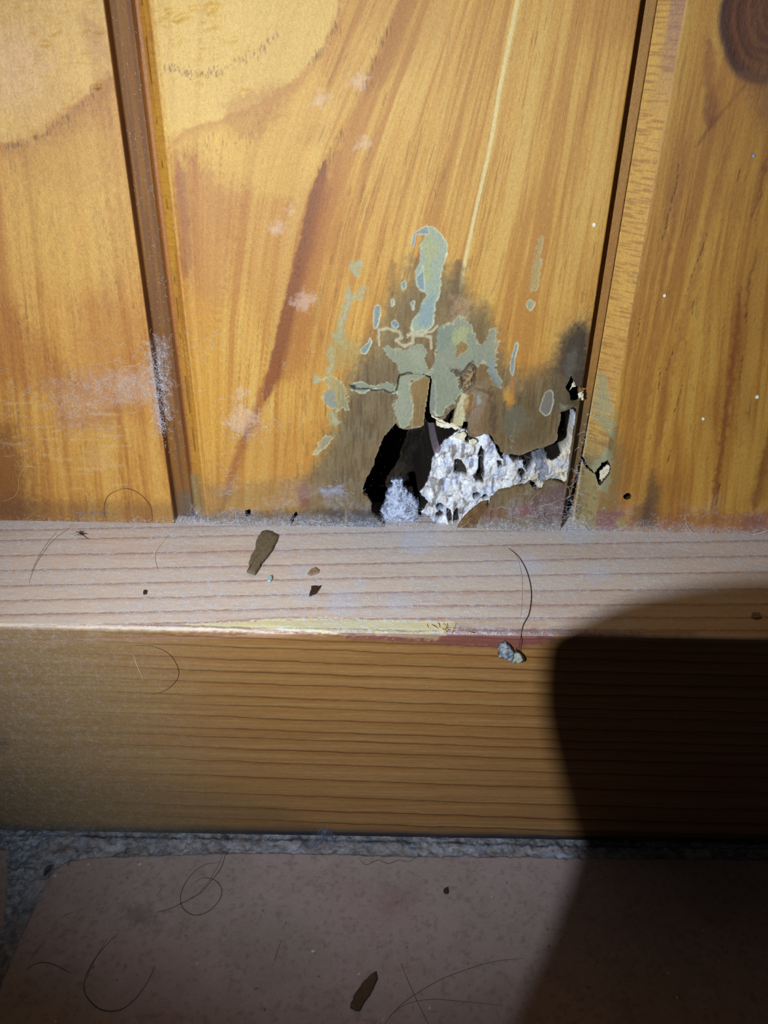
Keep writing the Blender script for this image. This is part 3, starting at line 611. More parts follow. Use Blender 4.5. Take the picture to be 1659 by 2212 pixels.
# tidy the outline: move the nearest vertices onto it
nr, nc = Xg.shape; Dg = d.reshape(nr, nc); gz, gx = np.gradient(Dg); 
dx = np.gradient(Xg, axis=1); dz = np.gradient(Zg, axis=0); gx = gx/np.maximum(dx, 1e-3); gz = gz/np.maximum(dz, 1e-3)
gn = gx**2+gz**2+1e-6; near = (np.abs(Dg) < 0.09) & (Rg == 2) & (gn > 0.3) & (gn < 3)
VB[:, 0] -= (np.where(near, Dg*gx/gn, 0)).ravel(); VB[:, 2] -= (np.where(near, Dg*gz/gn, 0)).ravel()
keep = np.where(near.ravel(), 0.0, d)
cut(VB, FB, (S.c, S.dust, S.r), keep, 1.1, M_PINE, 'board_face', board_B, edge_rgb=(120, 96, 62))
# the flap of skin that hangs over the hole
d2 = -(dF) ; keepF = np.where(R == 2, d2, -1.0)
zt, zb = FLAP[:, 1].max(), FLAP[:, 1].min(); tt = np.clip((zt-z)/(zt-zb), 0, 1)
VF = VB.copy(); VF[:, 1] = -S.h-0.12-1.5*tt**1.3-0.35*np.sin(np.clip((x-FLAP[:, 0].min())/(np.ptp(FLAP[:, 0])), 0, 1)*math.pi)
SF = Sheet(Xg, Zg, (0, 0, 0), PINE); SF.c = S.c.copy(); SF.r = S.r; SF.dust = S.dust
SF.patch(cB([(600, 880), (650, 865), (684, 870), (668, 980), (655, 1055), (650, 1100), (590, 1106), (600, 1010), (585, 940), (582, 905)]), (146, 110, 56), 0.9, 0.15, 0.25, 155, rim=0.3)
for k in range(5): SF.stroke(cB([(610+12*k, 920+20*k), (606+10*k, 1000), (600+10*k, 1100)]), 0.15, (84, 60, 30), 0.6, seed=k)
sel = keepF > -2.5; 
fk = FB[(keepF[FB] > -1.5).all(1)]; used = np.unique(fk); rm = np.full(len(VF), -1); rm[used] = np.arange(len(used))
cut(VF[used], rm[fk], (SF.c[used], SF.dust[used], SF.r[used]), keepF[used], 0.5, M_PINE, 'peeling_flap', board_B, edge_rgb=(150, 120, 74))
# flat splinter of an inner layer, low in the hole
# rotten interior
xs = axis((W([(775, 1000)])[0, 0], XB1+0.0, 0.16)); zs = axis((ZBOT-0.3, 108, 0.16))
Xc, Zc = np.meshgrid(xs, zs); K = Sheet(Xc, Zc, (222, 226, 236)); x, z = K.x, K.y
WHITE = W([(957, 950), (975, 940), (990, 925), (1012, 928), (1040, 928), (1060, 935), (1085, 985), (1130, 990), (1195, 990), (1222, 960), (1228, 910), (1240, 890), (1290, 880), (1290, 1160), (960, 1160), (926, 1120), (905, 1102), (922, 1082), (903, 1062), (914, 1050), (923, 1029), (928, 1010), (930, 988), (941, 966)], 2.5)
dw = sdf(WHITE, x, z)+0.5*(fbm(x*0.9, z*0.9, 160, 4)-0.5)*2
rag = fbm(x*0.45, z*0.35, 161, 5); fine = fbm(x*1.8, z*1.4, 162, 4)
dep = 2.0+3.0*(rag-0.42)+0.7*(fine-0.5)+0.8*(fbm(x*1.3, z*0.35, 168, 4)-0.5)
dep = np.clip(dep, 1.15, 8)
voidd = 18+7*fbm(x*0.2, z*0.12, 163, 4)
dep = dep+(voidd-dep)*sstep(-0.3, 0.9, dw)
DB = (24, 18, 14)  # near-black hollow: dark timber with the hole's shade put into its colour
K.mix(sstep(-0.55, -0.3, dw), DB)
K.mix(0.5*sstep(-0.2, 0.8, dw)*sstep(0.5, 0.7, fbm(x*0.25, z*0.25, 164, 4)), (60, 48, 34))
inw = sstep(-0.3, -0.6, dw)
K.mix(inw*0.65*sstep(W([(1080, 1000)])[0, 0], W([(1150, 1000)])[0, 0], x), (214, 200, 168))
K.mix(inw*0.45*sstep(0.52, 0.66, fbm(x*0.6, z*0.3, 165, 4)), (184, 174, 160))
K.mix(inw*0.75*sstep(0.60, 0.68, fbm(x*0.9, z*0.45, 166, 5)), (92, 74, 58))
K.mix(inw*0.4*sstep(0.5, 0.62, fbm(x*0.4, z*0.4, 167, 3)), (150, 170, 214))
pm = np.zeros(len(x))
def pit(P, depth, seed, rgb=(30, 22, 16), rough=0.3):
    rough = min(rough, 0.16) if rough < 0.4 else rough*0.5
    global dep
    i = K.box(P, 1.5); dd = sdf(P, K.x[i], K.y[i])+rough*(fbm(K.x[i]*1.4, K.y[i]*1.4, seed, 3)-0.5)*2
    f = sstep(0.16, -0.02, dd); dep[i] += f*min(depth, 9)*(0.45 if depth < 8 else 1); K.mix(f*0.97, rgb, i); pm[i] = np.maximum(pm[i], f)
PT = lambda pts: W(pts, 2.5)
def circ(cx, cy, r, e=1.0): return PT([(cx+r*math.cos(a), cy+e*r*math.sin(a)) for a in np.linspace(0, 2*math.pi, 12)[:-1]])
pit(PT(c3([(165, 950), (190, 900), (225, 940), (215, 1080), (225, 1180), (200, 1265), (160, 1240), (140, 1170), (170, 1090)])), 4, 170)
pit(PT(c3([(-80, 1060), (-20, 1050), (30, 1130), (45, 1175), (-30, 1190), (-90, 1160)])), 3.5, 171)
pit(PT(c3([(360, 1040), (400, 1050), (410, 1110), (375, 1120)])), 3, 172); pit(PT(c3([(510, 1020), (570, 1000), (590, 1035), (540, 1055)])), 4, 173)
pit(PT(c3([(640, 1020), (700, 980), (860, 960), (880, 1000), (760, 1040), (720, 1120), (690, 1150), (640, 1110)])), 5, 174)
pit(PT(c3([(575, 1150), (600, 1115), (660, 1160), (655, 1215), (620, 1225)])), 5, 175); pit(PT(c3([(700, 1270), (740, 1265), (785, 1340), (830, 1350), (730, 1365)])), 5, 176)
pit(PT(c3([(860, 920), (1000, 800), (1100, 900), (1060, 940), (960, 1000), (900, 990)])), 9, 177, rough=0.5); pit(PT(c3([(1030, 520), (1200, 480), (1160, 620), (1140, 780), (1120, 900), (1000, 960), (990, 700)])), 11, 178)
pit(circ(1233.5, 1012, 6, 1.1), 5, 179, rough=0.1)
pit(circ(950.6, 1095.5, 8), 7, 180, (12, 9, 8), 0.05); pit(circ(1029, 1067, 7.5, 0.8), 6, 181, (16, 12, 10), 0.1); pit(circ(1047, 1071, 5.5), 5, 182, (16, 12, 10), 0.1); pit(circ(950, 1112, 8, 0.7), 3, 183, rough=0.2)
pit(PT(c2([(860, 1800), (930, 1790), (1010, 1870), (1060, 1920), (1040, 2010), (900, 2010), (900, 1900)])), 5, 184, (40, 32, 28))
pit(PT(c2([(1250, 1760), (1290, 1780), (1310, 1900), (1290, 1960), (1250, 1880)])), 3, 185); pit(PT(c2([(1330, 1780), (1370, 1760), (1390, 1900), (1340, 1990), (1320, 1900)])), 3.5, 186)
pit(PT(c2([(1380, 900), (1440, 850), (1560, 860), (1600, 900), (1560, 960), (1480, 970), (1430, 930)])), 3, 187)
pit(PT(c2([(1040, 1040), (1100, 1000), (1180, 1010), (1160, 1070), (1060, 1100)])), 1.5, 189, (120, 110, 120)); pit(PT(c2([(1560, 1350), (1660, 1300), (1680, 1440), (1600, 1440)])), 2.5, 190)
pit(PT(c3([(420, 1000), (480, 990), (500, 1080), (470, 1090)])), 1, 191, (190, 200, 230)); pit(PT(c3([(760, 1040), (850, 1010), (900, 1090), (870, 1290), (800, 1250)])), 1.5, 192, (128, 132, 150), 2.0)
# deeper shelf of old timber and pale run-down edge in the void
K.dust = 0.35*(1-pm)*inw*sstep(0.45, 0.6, fbm(x*0.5, z*0.5, 194, 3)); K.r[:] = 0.85
inside = sdf(HOLE, x, z)
Vc = np.stack([x, dep, z], 1)
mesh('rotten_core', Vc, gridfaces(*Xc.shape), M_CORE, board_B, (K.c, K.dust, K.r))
# pale crumbling ledges that stand in the ragged openings
M_PALE = plain_mat('bare_pale_wood', (238, 234, 218), 0.85, 0.3, 1.0, 0.2, (196, 182, 148))
M_BROWNW = plain_mat('damp_brown_wood', (122, 92, 56), 0.8, 0.4, 1.0, 0.1, (84, 60, 36))
EX, EZ, NO = np.array([1, 0, 0.]), np.array([0, 0, 1.]), np.array([0, -1, 0.])
def wall_flake(name, px, y, thick, mat, parent, seed, curl=0.0, jag=0.05):
    return prism(name, W(px, y), (0, y, 0), EX, EZ, NO, thick, mat, parent, curl, jag=jag, seed=seed)
wall_flake('inner_splinter', [(984, 1146), (992, 1128), (1004, 1112), (1022, 1096), (1038, 1084), (1052, 1080), (1053, 1092), (1044, 1106), (1036, 1122), (1030, 1146)], 0.9, 0.5, M_BROWNW, board_B, 5)
for k, q in enumerate([c2([(1110, 700), (1150, 690), (1180, 680), (1220, 730), (1290, 735), (1310, 700), (1360, 720), (1425, 760), (1410, 810), (1350, 800), (1290, 790), (1210, 790), (1130, 760)]),
                       c2([(1370, 850), (1450, 830), (1480, 870), (1460, 940), (1410, 930), (1340, 900)]), c2([(1060, 630), (1170, 680), (1160, 700), (1070, 665)]),
                       c3([(1165, 190), (1190, 262), (1150, 262), (1128, 296), (1140, 250)]), c3([(1205, 330), (1262, 305), (1262, 410), (1215, 395)]), c2([(1500, 930), (1600, 925), (1590, 965), (1530, 1000)])]):
    wall_flake('pale_fragment', q, 1.3+0.3*(k % 3), 0.6, M_PALE, board_B, 20+k, 0.0, 0.12)

# ---- right board
zsC = axis((ZBOT, ZFINE, 0.25), (ZFINE, ZTOP, 6.0)); xsC = axis((XC0, 108, 0.25), (108, 148, 1.2))
Xg, Yg, Zg, Rg = board_grid(XC0, 148, xsC, zsC, lambda z: 3.85+0*z)
S = Sheet(Xg, Zg, (190, 128, 46), PINE); R = Rg.ravel()
board_C = thing('cladding_board', (100, 0, ZBOT), 'right pine cladding board with a dark knot at its top and one small round hole', 'wall board', 'lacquered pine cladding boards')
grain(S, Xg, Zg, [[(1486, 0), (1377, 600), (1300, 1140)], [(1560, 200), (1500, 500), (1430, 800), (1385, 1130)], [(1640, 200), (1590, 400), (1560, 600), (1520, 1130)], [(1850, 200), (1760, 600), (1680, 1130)]], 200, 0.6, (150, 88, 32), (208, 156, 66), 0.9)
for p, wd, wr, rgb, al in [([(1480, 300), (1460, 450), (1440, 560), (1420, 700), (1400, 850), (1382, 1000)], 1.3, 1.3, (150, 86, 34), .5),
        ([(1590, 280), (1540, 430), (1500, 600), (1470, 720), (1440, 830), (1425, 960)], 1.6, 1.2, (148, 80, 30), .45),
        ([(1600, 620), (1590, 740), (1572, 880), (1556, 990), (1536, 1110)], 1.4, 1.4, (124, 58, 26), .7),
        ([(1680, 880), (1650, 1000), (1625, 1100)], 3.5, 1.8, (110, 54, 24), .6), ([(1640, 530), (1620, 600), (1608, 700)], .5, .5, (110, 60, 26), .5),
        ([(1530, 90), (1535, 200), (1530, 280)], 2.4, 1.8, (118, 56, 28), .75), ([(1620, 165), (1580, 220), (1545, 260), (1500, 320)], 1.0, .8, (110, 62, 26), .6),
        ([(1660, 330), (1640, 420), (1625, 470)], .6, .6, (110, 60, 26), .6)]:
    S.stroke(W(p), wd, rgb, al, wr=wr, wob=0.7, seed=int(p[0][0]))
for p in [[(1467, 350), (1462, 400), (1450, 440), (1430, 520)], [(1605, 350), (1590, 400)], [(1530, 500), (1505, 570), (1480, 640)], [(1455, 755), (1440, 800)], [(1475, 830), (1458, 890)], [(1427, 790), (1422, 840)], [(1383, 690), (1378, 730)], [(1606, 765), (1597, 830)],
          [(1410, 930), (1403, 960)], [(1450, 970), (1440, 1010)], [(1562, 1020), (1545, 1100)], [(1615, 670), (1610, 700)], [(1500, 640), (1494, 690)], [(1420, 1110), (1418, 1135)], [(1400, 1115), (1403, 1140)]]:
    S.stroke(W(p), 0.16, (70, 38, 20), 0.85, taper=0.3, wob=0.2, h=-0.05, seed=int(p[0][0]))
ticks(S, W([(1480, 400), (1440, 700), (1400, 1000)]), 60, 2.5, (1, 3), (100, 58, 24), 202, 0.4); ticks(S, W([(1620, 350), (1600, 700), (1560, 1000)]), 60, 3.5, (1, 3), (100, 58, 24), 203, 0.4)
# knot
kc = W([(1690, 20)])[0]; ang = np.arctan2(S.y-kc[1], S.x-kc[0]); rr = np.hypot((S.x-kc[0])*1.05, S.y-kc[1])+0.8*fbm(ang*2, ang*0+3, 204, 3)
S.mix(sstep(12.6, 11.4, rr), (98, 52, 28)); S.mix(0.9*np.exp(-((rr-11.3)/0.9)**2), (52, 22, 18)); S.mix(0.6*np.exp(-((rr-8.8)/0.4)**2)*sstep(12, 11, rr), (60, 28, 18)); S.mix(0.5*sstep(0.5, 0.62, fbm(rr*1.3, ang*0.7, 205, 3))*sstep(11, 10, rr), (128, 78, 40))
S.mix(0.35*np.exp(-((rr-15)/2.5)**2), (190, 120, 44)); S.patch(W([(1600, 150), (1680, 140), (1680, 300), (1640, 260)]), (124, 78, 44), 0.6, 2, 1.5, 206)
S.h += 0.12*np.exp(-((rr-11)/2)**2)
# damp stains by the rotten neighbour
S.patch(W([(1250, 1150), (1262, 1000), (1285, 880), (1300, 830), (1325, 900), (1345, 1000), (1330, 1150)]), (132, 110, 62), 0.65, 2.2, 1.5, 210)
S.patch(W([(1382, 1140), (1395, 1060), (1412, 1018), (1425, 1060), (1418, 1140)]), (86, 68, 44), 0.7, 1.2, 0.8, 211); S.patch(W([(1355, 1140), (1370, 1095), (1405, 1080), (1410, 1140)]), (84, 58, 52), 0.55, 1.4, 1.0, 212)
S.patch(W([(1296, 930), (1330, 930), (1322, 990), (1300, 985)]), (96, 82, 60), 0.55, 1.2, 0.8, 213)
S.patch(W([(1285, 1150), (1285, 1105), (1345, 1100), (1355, 1150)]), (132, 76, 88), 0.6, 1.2, 1.2, 214); S.patch(W([(1420, 1115), (1480, 1105), (1660, 1110), (1660, 1160), (1420, 1150)]), (150, 84, 54), 0.6, 1.6, 1.6, 215)
S.patch(W([(1600, 1115), (1660, 1105), (1660, 1150), (1600, 1150)]), (132, 70, 80), 0.4, 1.5, 1.2, 216); S.patch(W([(1330, 1120), (1350, 1118), (1352, 1140), (1334, 1142)]), (166, 150, 60), 0.6, 0.6, 0.5, 217)
bevel_look(S, R, (214, 156, 66), 220, 0.6)
bi = np.nonzero(R == 1)[0]
for q in (crop([(350, 760), (400, 770), (420, 900), (450, 1130), (440, 1240), (300, 1100), (330, 900)], 1200, 600, 3.614),): S.patch(W(q, 2), (146, 148, 112), 0.65, 0.6, 0.8, 221, brk=0.3)
S.mix(0.75*sstep(96, 80, S.y[bi]), (128, 118, 82), bi); S.mix(0.4*sstep(96, 80, S.y[bi])*sstep(0.5, 0.62, fbm(S.x[bi]*0.9, S.y[bi]*0.7, 227, 4)), (88, 78, 62), bi)
tb = (S.x[bi]-(XC0-4.4))/4.2
S.mix(0.6*sstep(155, 176, S.y[bi])*sstep(0.45, 0.6, tb), (150, 104, 92), bi)
S.mix(0.8*sstep(0.06, 0.0, tb), (226, 190, 130), bi)
S.h[R == 1] *= 0.5
S.dust = np.maximum(S.dust, 0.6*sstep(69, 65.2, S.y+1.4*(fbm(S.x*0.4, S.y*0.8, 222, 4)-0.5)*2)); S.dust = np.maximum(S.dust, 0.25*sstep(80, 67, S.y)*sstep(0.45, 0.7, fbm(S.x*0.25, S.y*0.25, 223, 3)))
i = S.box(W([(1315, 985)]), 6)
cC = lambda pts, y=0.0: W(crop(pts, 1200, 600, 3.614), y)
S.patch(cC([(300, 1500), (400, 1330), (440, 1350), (435, 1560), (400, 1680), (330, 1660)]), (148, 150, 118), 0.6, 0.4, 0.6, 224, brk=0.2)
VC = board_V(Xg, Yg, Zg, S); x, z = VC[:, 0], VC[:, 2]; jit = 0.12*(fbm(x*1.6, z*1.6, 225, 3)-0.5)*2
RX = W([(1355, 1072)])[0]
d = np.hypot((x-RX[0]), (z-RX[1]))-0.93+0.15*(fbm(x*1.0, z*1.0, 226, 2)-0.5)
d = np.minimum(d, sdf(cC([(402, 1420), (418, 1440), (432, 1470), (425, 1530), (375, 1590), (352, 1622), (335, 1620), (318, 1545), (330, 1520), (352, 1490), (362, 1460)]), x, z)+jit)
d = np.minimum(d, sdf(cC([(218, 1440), (232, 1430), (250, 1475), (300, 1515), (325, 1535), (290, 1520), (245, 1500), (222, 1470)], 2.0), x, z)+jit*0.6)
nr, nc = Xg.shape; Dg = d.reshape(nr, nc); gz, gx = np.gradient(Dg); dx = np.maximum(np.gradient(Xg, axis=1), 1e-3); dz = np.maximum(np.gradient(Zg, axis=0), 1e-3); gx = gx/dx; gz = gz/dz
gn = gx**2+gz**2+1e-6; near = (np.abs(Dg) < 0.12) & (Rg == 2) & (gn > 0.3) & (gn < 3)
VC[:, 0] -= (np.where(near, Dg*gx/gn, 0)).ravel(); VC[:, 2] -= (np.where(near, Dg*gz/gn, 0)).ravel()
cut(VC, gridfaces(nr, nc), (S.c, S.dust, S.r), np.where(near.ravel(), 0.0, d), 1.6, M_PINE, 'board_face', board_C, edge_rgb=(70, 48, 26))
wall_flake('pale_fragment', crop([(345, 1500), (400, 1455), (430, 1470), (420, 1520), (372, 1560), (350, 1590), (340, 1550)], 1200, 600, 3.614), 1.6, 0.7, M_PALE, board_C, 41, 0.0, 0.15)
xs = axis((48.5, 62, 0.4)); zs = axis((65, 84, 0.4)); Xc, Zc = np.meshgrid(xs, zs)
mesh('rotten_core', np.stack([Xc.ravel(), 4.6+2.5*fbm(Xc.ravel()*0.6, Zc.ravel()*0.6, 230, 3), Zc.ravel()], 1), gridfaces(*Xc.shape), M_VOID, board_C)

# ------------------------------------------------------------------ setting: sill beam along the foot of the wall
n_t = int(52/0.25); top_y = np.linspace(12, -TH+1.0, n_t)
prof = [(yy, ZT) for yy in top_y] + [(-TH+1.0-1.0*math.sin(a), ZT-1.0+1.0*math.cos(a)) for a in np.linspace(0.15, math.pi/2, 8)]
prof += [(-TH, zz) for zz in np.linspace(ZT-1.2, 1.2, int(63/0.25))] + [(-TH+0.4, 0.6), (-TH+1.2, 0.1), (-TH+6, 0.0)]
prof = np.array(prof); plen = np.r_[0, np.cumsum(np.hypot(*(prof[1:]-prof[:-1]).T))]
xs = axis((-190, -108, 2.0), (-108, 112, 0.30), (112, 190, 2.0))
Xg, Ug = np.meshgrid(xs, np.arange(len(prof))); Yp = prof[Ug.astype(int), 0]; Zp = prof[Ug.astype(int), 1]
isT = (Ug < n_t+4).ravel(); U = plen[Ug.astype(int)].ravel()
# plane coordinates: top uses y, front uses z; one running coordinate keeps them apart
uT = 12.0  # running length where y = 0
def tT(pts): q = on_top(pts); return np.c_[q[:, 0], 12.0-q[:, 1]]
UE = 12.0+TH-1.0+math.pi/2*1.0
def tF(pts): q = on_front(pts); return np.c_[q[:, 0], UE+(ZT-1.0-q[:, 1])]
S = Sheet(Xg, U.reshape(Xg.shape), (222, 194, 166), (0.85, 1.0, 1.4))
x, u = S.x, S.y
fr_ = ~isT
S.c[fr_] = S.lin((158, 108, 56))
S.mix(0.35*sstep(0.45, 0.65, fbm(x*0.02, u*0.35, 300, 3))*isT, (196, 148, 120)); S.mix(0.3*sstep(0.5, 0.65, fbm(x*0.05, u*1.6, 301, 4))*isT, (232, 204, 168))
S.mix(0.35*sstep(0.5, 0.62, fbm(x*0.03, u*1.2, 302, 4))*fr_, (138, 94, 40)); S.mix(0.3*sstep(0.5, 0.65, fbm(x*0.04, u*2.4, 303, 4))*fr_, (176, 140, 80))
for k, (a, b, c) in enumerate([(1145, 1128, 1118), (1167, 1149, 1140), (1200, 1183, 1167), (1232, 1216, 1200), (1265, 1247, 1235), (1297, 1279, 1272), (1328, 1309, 1305), (1352, 1336, 1334), (1375, 1360, 1362)]):
    L = tT([(-300, a+8), (0, a), (400, a*0.55+b*0.45), (830, b), (1250, b*0.5+c*0.5-1), (1659, c), (1950, c-4)])
    S.stroke(L, 1.6, (180, 122, 94), 0.65, wr=0.35, wob=0.35, seed=310+k, taper=0)
    S.stroke(L, 0.26, (128, 78, 62), 0.8, wr=0.22, wob=0.35, brk=0.22, fr=(0.06, 0.5), seed=320+k, taper=0, h=-0.05)
FL = [(1372, .5), (1390, .8), (1410, .9), (1437, 1), (1463, 1), (1488, 1), (1517, .9), (1536, .7), (1562, 1), (1587, .9), (1605, .9), (1629, 1), (1657, .9), (1690, 1), (1727, 1), (1757, 1.3), (1782, 1.2)]
for k, (yy, al) in enumerate(FL):
    L = tF([(-300, yy-44), (0, yy-32), (300, yy-20), (560, yy-10), (830, yy), (1190, yy+12), (1659, yy+24), (1950, yy+30)])
    x_f = lambda: None
    i = S.box(L, 3); 
    dd, sd, t = dline(L, S.x[i]+0*S.x[i], S.y[i]+0.3*(fbm(S.x[i]*0.15, S.y[i]*0.4, 330+k, 3)-0.5)*2)
    fade = sstep(-85, -22, S.x[i])*fr_[i]  # lines fade out leftward, a painted veil of sheen
    S.mix(al*0.6*fade*(1-sstep(0, 1, dd/np.where(sd > 0, 1.7, 0.3))), (142, 84, 30), i)
    ln = (1-sstep(0.1, 1, dd/0.24))*fade; S.mix(al*0.85*ln, (66, 34, 16), i); S.h[i] -= 0.10*ln
# heart brown toward the lower left and the paler upper left
S.patch(tF([(-100, 1660), (300, 1680), (620, 1740), (700, 1800), (-100, 1790)]), (120, 86, 44), 0.5, 5, 3, 350)
S.patch(tF([(-10, 1590), (20, 1595), (18, 1612), (-10, 1612)]), (86, 52, 36), 0.6, 0.6, 0.6, 351)
# torn arris: pale splintered wood with a purple stain under it
S.patch(tT([(-60, 1348), (200, 1347), (250, 1352), (430, 1342), (600, 1333), (800, 1338), (960, 1345), (975, 1372), (-60, 1372)]), (220, 190, 128), 0.0, 0.4, 0.4, 352)
E0 = lambda pts: tT(pts)
S.patch(E0([(-80, 1342), (260, 1347), (700, 1356), (700, 1366), (-80, 1350)]), (222, 194, 160), 0.6, 0.7, 0.6, 353)
S.patch(E0([(400, 1349), (560, 1340), (700, 1334), (830, 1340), (980, 1344), (968, 1366), (940, 1378), (700, 1366), (500, 1356)]), (232, 212, 140), 0.95, 0.25, 0.6, 354, h=-0.12)
for k in range(14): 
    a = rs0.uniform(430, 850); S.stroke(E0([(a, 1352+0.02*(a-500)), (a+rs0.uniform(40, 160), 1356+0.02*(a-500)+rs0.uniform(-3, 4))]), 0.16, (150, 104, 70), 0.6, wob=0.3, seed=k, h=-0.05)
S.stroke(E0([(250, 1350), (450, 1352), (700, 1366), (930, 1377)]), 0.45, (130, 58, 52), 0.85, wob=0.3, seed=356)
S.stroke(E0([(430, 1345), (620, 1333), (830, 1338)]), 0.3, (142, 70, 62), 0.7, wob=0.3, seed=357)
S.patch(tF([(700, 1362), (980, 1366), (1180, 1368), (1200, 1385), (1120, 1402), (960, 1392), (760, 1380)]), (118, 56, 60), 0.7, 0.8, 0.8, 358)
S.patch(tT([(960, 1352), (1200, 1358), (1500, 1364), (1500, 1374), (1180, 1372), (960, 1368)]), (124, 62, 66), 0.6, 0.7, 0.4, 359); S.patch(tT([(975, 1338), (1180, 1346), (1180, 1354), (975, 1350)]), (206, 156, 84), 0.5, 0.6, 0.5, 360)
S.stroke(tT([(1180, 1372), (1400, 1369), (1659, 1372)]), 0.3, (196, 158, 104), 0.5, wob=.3, brk=.3, fr=(.3, 1), seed=361)
# dark band at the foot, darkest at the bottom
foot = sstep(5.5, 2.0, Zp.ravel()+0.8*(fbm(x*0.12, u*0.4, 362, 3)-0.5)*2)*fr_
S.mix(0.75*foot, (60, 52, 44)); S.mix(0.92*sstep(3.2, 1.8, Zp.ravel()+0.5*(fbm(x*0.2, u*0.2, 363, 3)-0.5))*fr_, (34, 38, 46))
# settled dust on the top face, thickest against the wall
dy = u-12.0
S.dust = isT*np.clip(0.62+0.9*sstep(5.5, 0.3, dy+1.5*(fbm(x*0.15, u*0.3, 370, 3)-0.5)*2)+0.6*sstep(0.48, 0.66, fbm(x*0.08, u*0.14, 371, 4))-0.12*sstep(30, 40, dy), 0, 1)
for q, rr_ in [((650, 1235), 22), ((660, 1285), 24), ((740, 1300), 40), ((860, 1300), 30), ((1140, 1220), 36), ((900, 1170), 40), ((1250, 1150), 40), ((780, 1260), 16), ((1290, 1240), 30)]:
    P = tT([(q[0]+rr_*math.cos(a), q[1]+0.7*rr_*math.sin(a)) for a in np.linspace(0, 6.28, 9)[:-1]]); S.patch(P, (200, 204, 226), 0.4, 1.6, 1.6, q[0], dust=0.85, brk=0.3)
S.dust = np.maximum(S.dust, fr_*0.22*sstep(-20, -95, x)); S.mix(0.35*fr_*sstep(-20, -80, x), (132, 116, 74))  # front paler and dustier to the left: sheen put into the colour
S.r[:] = 0.6; S.r[fr_] = 0.42; 
S.h += 0.05*(fbm(x*0.5, u*1.5, 372, 3)-0.5)
# outward normal of the section
NY = np.where(isT, 0, -1.0); NZ = np.where(isT, 1.0, 0)
e_ = (Ug.ravel() >= n_t-1) & (Ug.ravel() < n_t+8); aa = np.clip((U-(12+TH-1.0))/(math.pi/2), 0, 1)*math.pi/2
NY = np.where(e_, -np.sin(aa), NY); NZ = np.where(e_, np.cos(aa), NZ)
chip = -0.5*np.exp(-((U-UE+0.6)/1.0)**2)*sstep(0.48, 0.62, fbm(x*0.08, x*0+2, 373, 4)); hh = S.h+chip
V = np.stack([x, Yp.ravel()+NY*hh, Zp.ravel()+NZ*hh], 1)
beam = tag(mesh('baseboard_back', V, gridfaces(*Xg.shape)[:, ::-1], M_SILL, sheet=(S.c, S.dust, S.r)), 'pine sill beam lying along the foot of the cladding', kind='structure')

# ------------------------------------------------------------------ setting: floor of terracotta tiles with a rough mortar joint
xs = axis((-190, -108, 3.0), (-108, 112, 0.32), (112, 190, 3.0)); ys = axis((-190, -122, 2.0), (-122, -52, 0.34), (-52, -36, 0.22), (-36, -30, 1))
Xg, Yg = np.meshgrid(xs, ys); S = Sheet(Xg, Yg, (176, 138, 128), (0.6, 1.05, 1.55)); x, y = S.x, S.y
edge = on_floor([(2200, 1862), (1250, 1853), (1088, 1850), (900, 1850), (600, 1842), (450, 1843), (300, 1849), (200, 1852), (140, 1862), (112, 1885), (92, 1925), (60, 1990), (22, 2075), (-30, 2200), (-120, 2400)])
mpoly = np.vstack([edge, [[-140, -190], [190, -190]]]) if edge[-1, 1] > -190 else np.vstack([edge, [[190, edge[-1, 1]]]])
dt = sdf(mpoly, x, y)+0.3*(fbm(x*0.8, y*0.8, 400, 4)-0.5)*2
ledge = on_floor([(14, 1850), (16, 1900), (8, 1990), (-30, 2080), (-140, 2300)]); lp = np.vstack([ledge, [[-190, ledge[-1, 1]], [-190, ledge[0, 1]+2], [ledge[0, 0], ledge[0, 1]+2]]])
dt = np.minimum(dt, sdf(lp, x, y)+0.25*(fbm(x*0.8, y*0.8, 401, 4)-0.5)*2)
inj = sstep(-0.3, 0.4, dt)
S.mix(0.4*sstep(0.45, 0.65, fbm(x*0.05, y*0.06, 402, 4)), (150, 124, 108)); S.mix(0.35*sstep(0.5, 0.68, fbm(x*0.04+9, y*0.05, 403, 4)), (178, 122, 116)); S.mix(0.3*sstep(0.5, 0.7, fbm(x*0.4, y*0.4, 404, 4)), (160, 118, 100))
S.patch(on_floor([(260, 1950), (330, 1950), (340, 2000), (280, 2005)]), (110, 76, 66), 0.5, 2.0, 2.0, 405, brk=0.35)
S.patch(on_floor([(830, 1910), (900, 1905), (890, 1960), (820, 1970)]), (150, 92, 90), 0.4, 2.5, 2.0, 406)
S.mix(0.35*sstep(0.60, 0.72, fbm(x*1.1, y*1.1, 407, 3))*(1-inj), (120, 90, 78))
S.mix(inj, (130, 120, 122)); S.mix(inj*0.45*sstep(0.5, 0.62, fbm(x*0.25, y*0.5, 408, 4)), (152, 122, 110)); S.mix(inj*0.8*sstep(0.46, 0.60, fbm(x*0.9+4, y*0.9, 409, 4)), (92, 88, 96)); S.mix(inj*0.35*sstep(0.55, 0.66, fbm(x*0.5, y*0.8, 410, 4)), (160, 166, 182))
lf = inj*sstep(-76, -84, x); S.mix(lf*0.6, (92, 92, 104)); S.mix(lf*0.7*sstep(0.5, 0.62, fbm(x*1.5, y*1.5, 411, 4)), (164, 170, 186))
S.patch(on_floor([(88, 1890), (95, 1872), (118, 1858), (112, 1872), (98, 1888)]), (30, 28, 34), 0.9, 0.3, 0.3, 412, h=-0.6)
for q in [(80, 1828), (58, 1915), (145, 1838), (270, 1838), (18, 1935), (125, 1833), (198, 1826), (165, 1836)]: S.patch(on_floor([(q[0]-4, q[1]+1), (q[0], q[1]-3), (q[0]+4, q[1]), (q[0], q[1]+3)]), (48, 34, 36), 0.9, 0.3, 0.2, q[0])
